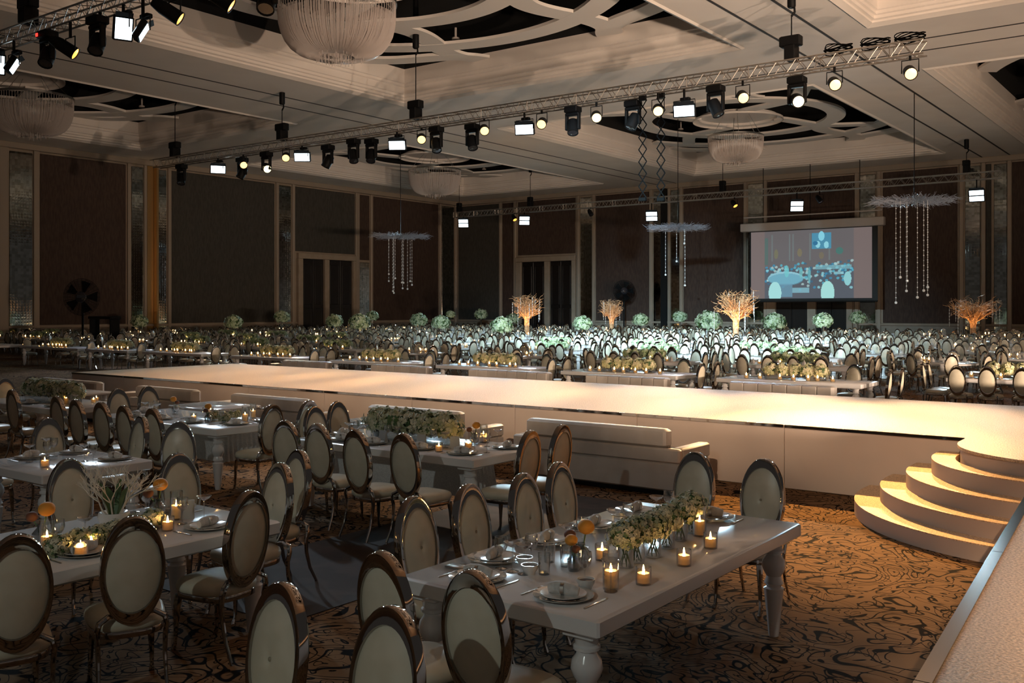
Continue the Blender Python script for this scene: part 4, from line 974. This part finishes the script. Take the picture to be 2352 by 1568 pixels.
def picture():
    NX, NZ = 240, 134; rr = random.Random(21)
    def s2l(c): return tuple((v / 255 / 12.92) if v < 10 else ((v / 255 + .055) / 1.055) ** 2.4 for v in c)
    px = [[(124, 110, 108)] * NX for _ in range(NZ)]
    def ell(cx, cy, rx, ry, c, a=1):
        for j in range(max(0, int((1 - cy - ry) * NZ) - 1), min(NZ, int((1 - cy + ry) * NZ) + 2)):
            for i in range(max(0, int((cx - rx) * NX) - 1), min(NX, int((cx + rx) * NX) + 2)):
                u, v = (i + .5) / NX, 1 - (j + .5) / NZ
                if ((u - cx) / rx) ** 2 + ((v - cy) / ry) ** 2 <= 1: px[j][i] = tuple(a * q + (1 - a) * p for p, q in zip(px[j][i], c))
    def rect(u0, u1, v0, v1, c, a=1):
        for j in range(NZ):
            for i in range(NX):
                u, v = (i + .5) / NX, 1 - (j + .5) / NZ
                if u0 <= u <= u1 and v0 <= v <= v1: px[j][i] = tuple(a * q + (1 - a) * p for p, q in zip(px[j][i], c))
    rect(.12, .86, 0, 1, (108, 104, 106))
    rect(.12, .86, .55, 1, (84, 92, 104), .8)
    rect(.12, .15, .1, .5, (70, 120, 110), .5)
    for u in (.18, .33, .36, .50, .66): rect(u, u + .012, .05, .45, (120, 140, 140), .5)
    for k in range(160):
        u, v = rr.uniform(.13, .85), rr.gauss(.62, .10)
        if .46 < v < .95: ell(u, v, .012, .018, rr.choice([(90, 190, 215), (150, 220, 230), (60, 110, 140), (180, 215, 215), (60, 150, 190)]), .8)
    rect(.52, .68, .05, .28, (80, 150, 180)); ell(.60, .10, .025, .07, (140, 220, 240)); ell(.57, .22, .02, .05, (150, 220, 235)); ell(.64, .23, .02, .05, (150, 220, 235)); ell(.55, .2, .02, .03, (50, 120, 160))
    ell(.22, .34, .018, .07, (130, 130, 90), .6); ell(.42, .33, .02, .06, (140, 130, 90), .6); ell(.60, .38, .02, .05, (130, 120, 90), .6); ell(.745, .32, .03, .05, (60, 130, 120), .7)
    ell(.30, .70, .15, .10, (150, 205, 220)); ell(.30, .72, .15, .09, (95, 165, 190), .6); ell(.31, .60, .02, .09, (120, 210, 215), .8)
    rect(.24, .36, .78, .98, (110, 160, 185), .8); rect(.55, .84, .52, .58, (130, 200, 215), .7); rect(.50, .51, .58, .8, (100, 160, 180), .8)
    ell(.50, .66, .012, .12, (110, 190, 200), .8); ell(.43, .62, .015, .08, (120, 200, 205), .8)
    rect(.36, .50, .84, .92, (140, 200, 215), .8); ell(.81, .72, .03, .10, (150, 215, 220)); rect(.70, .78, .62, .66, (150, 210, 220), .8)
    ell(.21, .92, .055, .17, (175, 235, 235)); ell(.65, .92, .055, .17, (175, 235, 230))
    me = bpy.data.meshes.new('picture'); V = []; F_ = []
    for j in range(NZ + 1):
        for i in range(NX + 1): V.append((-hw + 2 * hw * i / NX, 0, hh * j / NZ))
    for j in range(NZ):
        for i in range(NX): a = j * (NX + 1) + i; F_.append((a, a + 1, a + NX + 2, a + NX + 1))
    me.from_pydata(V, [], F_); at_ = me.color_attributes.new('Col', 'FLOAT_COLOR', 'CORNER')
    k = 0
    for j in range(NZ):
        for i in range(NX):
            c = s2l(px[j][i])
            for _ in range(4): at_.data[k].color = (*c, 1); k += 1
    m = mat('projected_picture', (.02, .02, .02), .8); nt = m.node_tree; ca = nt.nodes.new('ShaderNodeVertexColor'); ca.layer_name = 'Col'
    b = nt.nodes['Principled BSDF']; nt.links.new(ca.outputs[0], b.inputs['Emission Color']); b.inputs['Emission Strength'].default_value = .82
    me.materials.append(m); o = bpy.data.objects.new('picture', me); COL.objects.link(o); o.parent = sc
picture()

# ------------------------------------------------------------------ trusses and lighting rig
def truss(name, label, x0, x1, Y, Z, s=.29, m='truss_metal'):
    t = thing(name, label, 'truss', ((x0 + x1) / 2, Y, Z)); h = (x1 - x0) / 2; q = s / 2
    for a, b in ((-q, -q), (-q, q), (q, -q), (q, q)):
        MB().tube([(-h, a, b), (h, a, b)], .027, 8).build('chord', m, t)
    L = MB(); n = int((x1 - x0) / .3)
    for k in range(n):
        xa, xb = -h + (x1 - x0) * k / n, -h + (x1 - x0) * (k + 1) / n; sg = 1 if k % 2 else -1
        for y in (-q, q): L.tube([(xa, y, -q * sg), (xb, y, q * sg)], .012, 4, False)
        for z in (-q, q): L.tube([(xa, -q * sg, z), (xb, q * sg, z)], .012, 4, False)
        if k % 7 == 0:
            for y in (-q, q): L.tube([(xa, y, -q), (xa, y, q)], .014, 4, False)
    tag(L.build('lattice', m, t), kind='stuff'); return t
LX0, LX1 = on_y(360, 360, TY)[0], on_y(2125, 100, TY)[0]
truss('lighting_truss', 'long box truss of lamps crossing above the runway', LX0, LX1, TY, TZ, .40)
truss('lighting_truss', 'box truss of dark lamps crossing the upper corner nearest the camera', -29.5, -10, TY1, TZ1, .38)
truss('lighting_truss', 'thin far truss with cold panels before the screen wall', on_y(1045, 470, TY3)[0], on_y(2300, 410, TY3)[0], TY3, TZ3, .40)
def aim_root(name, label, cat, loc, d, group):
    o = thing(name, label, cat, loc, 0, group); o.matrix_basis = Matrix.Translation(loc); AIM[0] = Vector(d).to_track_quat('-Z', 'Y').to_euler(); return o
AIM = [None]
def turn(o): o.rotation_euler = AIM[0]; return o
def par_can(x, y, ztop, label, group, d, lens='lens_warm', z=0, sc=1.0, long=1.0):
    r = aim_root('par_can', label, 'stage light', (x, y, z), d, group)
    inv = Matrix.Translation(r.location).inverted()
    b = MB(); b.tf = Matrix.Diagonal((sc, sc, sc, 1)); b.lathe([(.02, .26 * long), (.09, .25 * long), (.125, .14 * long), (.13, -.10), (.135, -.12), (.12, -.12), (.11, -.04)], 16, cap=False); turn(b.build('barrel', 'black_metal', r))
    l = MB(); l.tf = Matrix.Diagonal((sc, sc, sc, 1)); l.lathe([(.001, -.115), (.07, -.112), (.118, -.10), (.118, -.06), (.001, -.05)], 16); turn(l.build('lens', lens, r))
    k = MB(); k.tf = inv; k.tube([(x - .17 * sc, y, z), (x - .17 * sc, y, z + .26 * sc), (x + .17 * sc, y, z + .26 * sc), (x + .17 * sc, y, z)], .018, 5); k.build('yoke', 'black_metal', r)
    c = MB(); c.tf = inv; c.cbox(x - .03, x + .03, y - .03, y + .03, z + .25 * sc, ztop + .002, .006); c.build('clamp', 'black_metal', r)
    return r
def moving_head(x, y, ztop, label, group, d, lens='glass_dark', dot=None, z=0, sc=1.0):
    r = aim_root('moving_head', label, 'stage light', (x, y, z), d, group)
    inv = Matrix.Translation(r.location).inverted()
    b = MB(); b.tf = Matrix.Diagonal((sc, sc, sc, 1)); b.lathe([(.06, .24), (.13, .20), (.155, .05), (.145, -.14), (.15, -.20), (.13, -.20)], 16, cap=False); turn(b.build('head', 'black_metal', r))
    l = MB(); l.tf = Matrix.Diagonal((sc, sc, sc, 1)); l.lathe([(.001, -.19), (.13, -.185), (.13, -.14), (.001, -.13)], 16); turn(l.build('lens', lens, r))
    W = inv @ Matrix.Translation((x, y, z)) @ Matrix.Diagonal((sc, sc, sc, 1)); zt_ = (ztop - z) / sc
    k = MB(); k.tf = W
    for sx in (-1, 1): k.cbox(sx * .19 - .03, sx * .19 + .03, -.06, .06, -.08, .36, .015)
    k.cbox(-.21, .21, -.08, .08, .30, .38, .015); k.build('yoke', 'black_metal', r)
    c = MB(); c.tf = W; c.cbox(-.20, .20, -.15, .15, .38, .54, .02); c.build('base', 'black_metal', r)
    c = MB(); c.tf = W; c.cbox(-.12, -.08, -.03, .03, .50, max(.56, zt_), .005); c.cbox(.08, .12, -.03, .03, .50, max(.56, zt_), .005); c.build('clamp', 'black_metal', r)
    if dot:
        c = MB(); c.tf = W; c.cbox(-.17, -.10, -.165, -.149, .42, .49, .004); c.build('status_lamp', 'led_red', r)
    return r
def led_panel(x, y, ztop, label, group, d, rows=2, w=.30, h=.20, z=0):
    r = aim_root('led_panel', label, 'stage light', (x, y, z), d, group)
    inv = Matrix.Translation(r.location).inverted()
    b = MB(); b.cbox(-w - .03, w + .03, -h - .03, h + .03, -.02, .14, .02); turn(b.build('housing', 'black_metal', r))
    for q in range(rows):
        y0, y1 = -h + 2 * h * q / rows + (.012 if rows == 1 else .035), -h + 2 * h * (q + 1) / rows - (.012 if rows == 1 else .035)
        turn(MB().cbox(-w + .01, w - .01, y0, y1, -.035, -.018, .004).build('diode_field', 'led_face', r))
    for sy in (1,):
        e = MB(); e.tf = Matrix.Translation((0, sy * (h + .03), -.02)) @ Matrix.Rotation(-sy * .5, 4, 'X'); e.box(-w, w, 0, .12, -.008, 0); turn(e.build('barn_door', 'black_metal', r))
    k = MB(); k.tf = inv; k.tube([(x - w - .05, y, z), (x - w - .05, y, z + .34), (x + w + .05, y, z + .34), (x + w + .05, y, z)], .016, 5); k.build('yoke', 'black_metal', r)
    c = MB(); c.tf = inv; c.cbox(x - .16, x + .16, y + .0, y + .16, z + .33, z + .44, .015); c.cbox(x - .03, x + .03, y - .03, y + .03, z + .33, ztop + .002, .006); c.build('clamp', 'black_metal', r)
    return r
CAMD = lambda x, y: (Vector((0, 0, 0)) - Vector((x, y, 0))).normalized()
def toward(x, y, turn, drop):
    d = CAMD(x, y); d.rotate(Matrix.Rotation(turn, 3, 'Z')); return (d.x, d.y, -drop)
ZB = TZ - .222
for k, (p, q) in enumerate(zip(PAR_PX, PAR_AIM)):
    x, z = on_y(*p, TY); par_can(x, TY - .2, ZB, 'glowing amber par lamp, %s from the right end of the long truss' % ORD[k], 'amber par lamps on the long truss', toward(x, TY, R.uniform(-.2, .2), .5), z=z, sc=1.35)
for k, p in enumerate(LED_PX):
    x, z = on_y(*p, TY); led_panel(x, TY - .2, ZB, 'cold white led panel, %s from the right end of the long truss' % ORD[k], 'led panels on the long truss', toward(x, TY, R.uniform(-.3, .3), .35), 1, .33, .18, z)
MH_PX = [(1825, 210), (1650, 222), (1447, 258), (1323, 268), (1077, 298), (1010, 305), (845, 335), (820, 338), (745, 345), (620, 372), (548, 375), (425, 395)]
for k, p in enumerate(MH_PX):
    x, z = on_y(*p, TY); z = min(z, ZB - .74); lit = k in (0, 9)
    moving_head(x, TY - .2 if k % 2 else TY + .2, ZB, ('pale-lit' if lit else 'dark') + ' moving-head lamp, %s from the right end of the long truss' % ORD[k], 'moving heads on the long truss', toward(x, TY, .2, .4) if lit else toward(x, TY, R.uniform(-1.5, 1.5), 2.0), 'lens_pale' if lit else 'glass_dark', z=z, sc=1.3)
for k, p in enumerate(LED3_PX):
    x, z = on_y(*p, TY3); led_panel(x, TY3 - .2, TZ3 - .222, 'cold white led panel on the thin far truss, %s from the doors' % ORD[k], 'led panels on the far truss', toward(x, TY3, R.uniform(-.25, .25), .35), 2, .38, .34, z)
for k, p in enumerate(((1185, 487), (1360, 490), (1690, 470), (1885, 460))):
    x, z = on_y(*p, TY3); z = min(z, TZ3 - .62); par_can(x, TY3 - .2, TZ3 - .222, 'small dark spotlight on the thin far truss, %s from the doors' % ORD[k], 'small spots on the far truss', (.55, -.2, -.7), 'amber_lens' if k in (0, 2) else 'glass_dark', z=z, sc=1.3)
CT = [((8, 150), 'p'), ((48, 155), 'd'), ((125, 120), 'r'), ((178, 120), 'c'), ((240, 105), 'm'), ((300, 70), 'p'), ((345, 78), 'd'), ((418, 40), 'c'), ((535, 10), 'c'), ((630, 8), 'm')]
for k, (p, kind) in enumerate(CT):
    x, z = on_y(*p, TY1); g = 'lamps on the corner truss'; pos = ORD[k]; zb = TZ1 - .212; z = min(z, zb - (.72 if kind in 'mr' else .5))
    if kind in 'mr': moving_head(x, TY1 - .19, zb, 'dark moving-head lamp on the corner truss, %s from the left' % pos, g, (.3, -.4, -.8), dot=kind == 'r', z=z, sc=1.25)
    elif kind == 'c': par_can(x, TY1 - .19, zb, 'black barrel lamp with amber rim on the corner truss, %s from the left' % pos, g, (.60, .62, -.55), 'amber_lens', z=z, sc=1.3, long=1.7)
    elif kind == 'p': led_panel(x, TY1 - .19, zb, 'blue-white led panel on the corner truss, %s from the left' % pos, g, (.88, -.35, -.35), 1, .2, .26, z)
    else: led_panel(x, TY1 - .19, zb, 'led panel turned away on the corner truss, %s from the left' % pos, g, (.5, .7, -.5), 1, .24, .2, z)
# chain hoists, hooks and cables holding the trusses
def hoist(x, y, zt, label, s=1.0):
    top = ZS - .003
    for (x0, x1) in xs:
        for (y0, y1) in ys:
            if x0 < x < x1 and y0 < y < y1: top = 15.18
    t = thing('chain_hoist', label, 'hoist', (x, y, zt + .21)); H = top - zt - .21
    MB().cbox(-.34 * s, .30 * s, -.16, .16, .42, .74, .03).build('motor', 'black_metal', t)
    MB().cbox(-.16, .16, -.22, .22, 0, .44, .02).build('bracket', 'black_metal', t)
    Ha = min(H, ZP - zt - .2)
    MB().tube([(0, 0, .7), (0, 0, Ha - .75)], .02, 6).build('chain', 'black_metal', t)
    MB().tube([(0, 0, Ha - .8), (.10, 0, Ha - .68), (.09, 0, Ha - .56), (0, 0, Ha - .52)], .035, 6).build('hook', 'black_metal', t)
    MB().lathe([(.09, Ha - .55), (.13, Ha - .5), (.13, Ha - .02), (.09, H - .002)], 10).build('anchor', 'black_metal', t)
for px_, lb in ((1818, 'right'), (955, 'middle'), (648, 'third'), (402, 'left')):
    k = (px_ - CX) / FP; x = TY * (k * cT - sT) / (k * sT + cT)
    hoist(x, TY, TZ, {'right': 'black chain hoist holding the long truss near its right end', 'middle': 'black chain hoist holding the middle of the long truss', 'third': 'black chain hoist between the coffers, left of the middle one', 'left': 'black chain hoist holding the far left end of the long truss'}[lb])
hoist(on_y(65, 20, TY1)[0], TY1, TZ1, 'black chain hoist above the corner truss')
for k, a in enumerate((1055, 1218, 1660, 2220)):
    hoist(on_y(a, 400, TY3)[0], TY3, TZ3, 'slim hoist and cable holding the far truss, %s from the doors' % ORD[k], .6)
# cable coils on the right end of the long truss
for k, x in enumerate((on_y(1925, 100, TY)[0], on_y(2010, 90, TY)[0], on_y(2090, 88, TY)[0])):
    c = MB()
    for q in range(7):
        c.tube([(x + .40 * math.cos(a) + R.uniform(-.03, .03), TY + .19 * math.sin(a), TZ + .25 + .03 * q + .05 * math.sin(a * 2 + q)) for a in [2 * PI * i / 18 for i in range(19)]], .016, 4, False)
    tag(c.build('cable_coil', 'black_rubber'), 'black cable coil lying on the long truss, %s from its middle' % ORD[k], 'cable', 'cable coils on the long truss')
# pantograph hangers with a lamp
def pantograph(px_, label, Y=28.7, z1=9.22):
    k = (px_ - CX) / FP; x = Y * (k * cT - sT) / (k * sT + cT); d = -x * sT + Y * cT
    z0 = EYE - (455 - CY) * d / FP; t = thing('pantograph_hanger', label, 'lamp hanger', (x, Y, z1)); n = 8; w_ = .15; s = (z1 - z0) / n
    for q in range(n):
        za, zb = -s * q, -s * (q + 1)
        for sg in (-1, 1): MB().tube([(sg * w_, sg * .012, za), (-sg * w_, sg * .012, zb)], .020, 4).build('scissor_bar', 'black_rubber', t)
    MB().cbox(-.13, .13, -.05, .05, -.02, .16, .01).build('top_carriage', 'black_metal', t); MB().cbox(-.13, .13, -.06, .06, z0 - z1 - .10, z0 - z1 + .02, .01).build('bottom_carriage', 'black_rubber', t)
pantograph(1476, 'black scissor pantograph hanging from the long truss, left of the pair')
pantograph(1518, 'black scissor pantograph hanging from the long truss, right of the pair')

# ------------------------------------------------------------------ chandeliers and hanging ornaments
def chandelier_mesh():
    s = MB(); rr = random.Random(4)
    for lay, (rad, depth, n) in enumerate(((1.9, 1.35, 230), (1.72, 1.2, 190), (1.3, 1.05, 110), (.8, 1.0, 50))):
        for k in range(n):
            a = 2 * PI * k / n + rr.uniform(-.01, .01); pts = []
            for i in range(8):
                f = i / 7; ph = f * PI / 2; r = rad * math.cos(ph * .93) ** .55; pts.append((r * math.cos(a), r * math.sin(a), -depth * math.sin(ph)))
            s.tube(pts, .017, 3, False)
    for k in range(120):
        a = rr.uniform(0, 2 * PI); r = .9 * math.sqrt(rr.random()); z0 = -1.35 + .25 * r; s.tube([(r * math.cos(a), r * math.sin(a), z0 + .3), (r * math.cos(a), r * math.sin(a), z0 - rr.uniform(.1, .35))], .013, 3)
    for k in range(90):
        a = 2 * PI * k / 90; s.tube([(1.9 * math.cos(a), 1.9 * math.sin(a), .45), (1.9 * math.cos(a), 1.9 * math.sin(a), 0)], .016, 3)
    return s
CHM = chandelier_mesh().mesh('crystal_strands', 'crystal')
RGM = MB()
RGM.loft([[(r * math.cos(a), r * math.sin(a), z) for r, z in ((1.86, .4), (1.95, .4), (1.95, .5), (1.86, .5))] for a in [2 * PI * i / 48 for i in range(49)]], False, False)
RGM = RGM.mesh('rim', 'steel')
mat('strand', (.74, .66, .62), .3, 0, **{'Alpha': .38}); CHM.materials[0] = M['strand']
for k, (x, y, zr, s_, lb) in enumerate(((-23.8, 22.2, 11.85, 1.0, 'great bowl-shaped crystal strand chandelier nearest the camera'), (-23.4, 52.6, 11.75, .82, 'bowl-shaped strand chandelier hanging before the screen wall'), (-46.6, 52.9, 11.75, .98, 'bowl-shaped strand chandelier above the doors corner'), (-46.4, 23.6, 11.9, .98, 'bowl-shaped strand chandelier cut by the left frame edge'))):
    t = thing('chandelier', lb, 'chandelier', (x, y, zr), 0, 'strand chandeliers')
    o = bpy.data.objects.new('crystal_strands', CHM); COL.objects.link(o); o.parent = t; o.scale = (s_,) * 3; tag(o, kind='stuff')
    o = bpy.data.objects.new('rim', RGM); COL.objects.link(o); o.parent = t; o.scale = (s_,) * 3
    for q in range(6):
        a = q * PI / 3; MB().tube([(1.85 * s_ * math.cos(a), 1.85 * s_ * math.sin(a), .45 * s_), (.8 * math.cos(a), .8 * math.sin(a), ZP + .255 - zr)], .014, 4).build('suspension_cable', 'steel', t)
def ornament(px_, py_, d, wpx, drops, label, seed, mt='twig_grey'):
    k = (px_ - CX) / FP * d; x, y = k * cT - d * sT, k * sT + d * cT; z = EYE - (py_ - CY) * d / FP; r = wpx * d / FP / 2
    t = thing('hanging_wreath', label, 'hanging ornament', (x, y, z)); rr = random.Random(seed); s = MB()
    for q in range(620):
        a = rr.uniform(0, 2 * PI); r0 = r * rr.uniform(.02, .75); p = Vector((r0 * math.cos(a), r0 * math.sin(a), rr.uniform(-.1, .1))); a2 = a + rr.uniform(-.6, .6); l = rr.uniform(.3, .7)
        s.tube([p, p + Vector((math.cos(a2) * l * .5, math.sin(a2) * l * .5, rr.uniform(-.08, .14))), p + Vector((math.cos(a2) * l, math.sin(a2) * l, rr.uniform(-.15, .2)))], [.012, .009, .004], 3)
    tag(s.build('twig_disc', mt, t), kind='stuff')
    zt_ = 15.18 if any(a < x < b for a, b in xs) and any(a < y < b for a, b in ys) else ZS - .003
    MB().tube([(0, 0, 0), (0, 0, zt_ - z)], .02, 6).build('cable', 'black_metal', t)
    for dx, bot in drops:
        x_ = dx * d / FP; zb = (py_ - bot) * d / FP; yy = rr.uniform(-.5, .5) * r; b = MB(); x2, y2 = x_ * cT - yy * sT, x_ * sT + yy * cT
        b.tube([(x2, y2, 0), (x2, y2, zb)], .006, 3)
        nb = int(-zb / .22)
        for q in range(nb): b.ell((x2, y2, zb + q * .22), .03 if q % 3 else .02, .03 if q % 3 else .02, .035, 6, 4)
        b.ell((x2, y2, zb), .065, .065, .065, 8, 6); b.build('crystal_string', 'bead', t)
ornament(920, 543, 64, 150, [(-28, 645), (-19, 672), (-12, 660), (-8, 640), (0, 648), (5, 662), (10, 650), (20, 645), (30, 655), (-24, 630), (-20, 668), (14, 663)], 'flat twig wreath with crystal strings hanging left of centre', 5)
ornament(1557, 524, 56, 150, [(-3, 600), (12, 560), (18, 655), (-24, 630)], 'flat twig wreath hanging beneath the pantographs', 6)
ornament(2100, 462, 43.8, 220, [(-50, 695), (-20, 645), (-19, 668), (-4, 683), (1, 668), (11, 678), (15, 660), (-50, 638)], 'broad twig wreath with long crystal strings before the right mirrors', 7)

# warm wash on the gilded pilaster
lamp('pilaster_uplight', 'SPOT', (XL + .9, 36.95, .3), 130, (1.0, .62, .26), (XL + .15, 36.95, 9), spot_size=math.radians(26), spot_blend=.8, shadow_soft_size=.03)
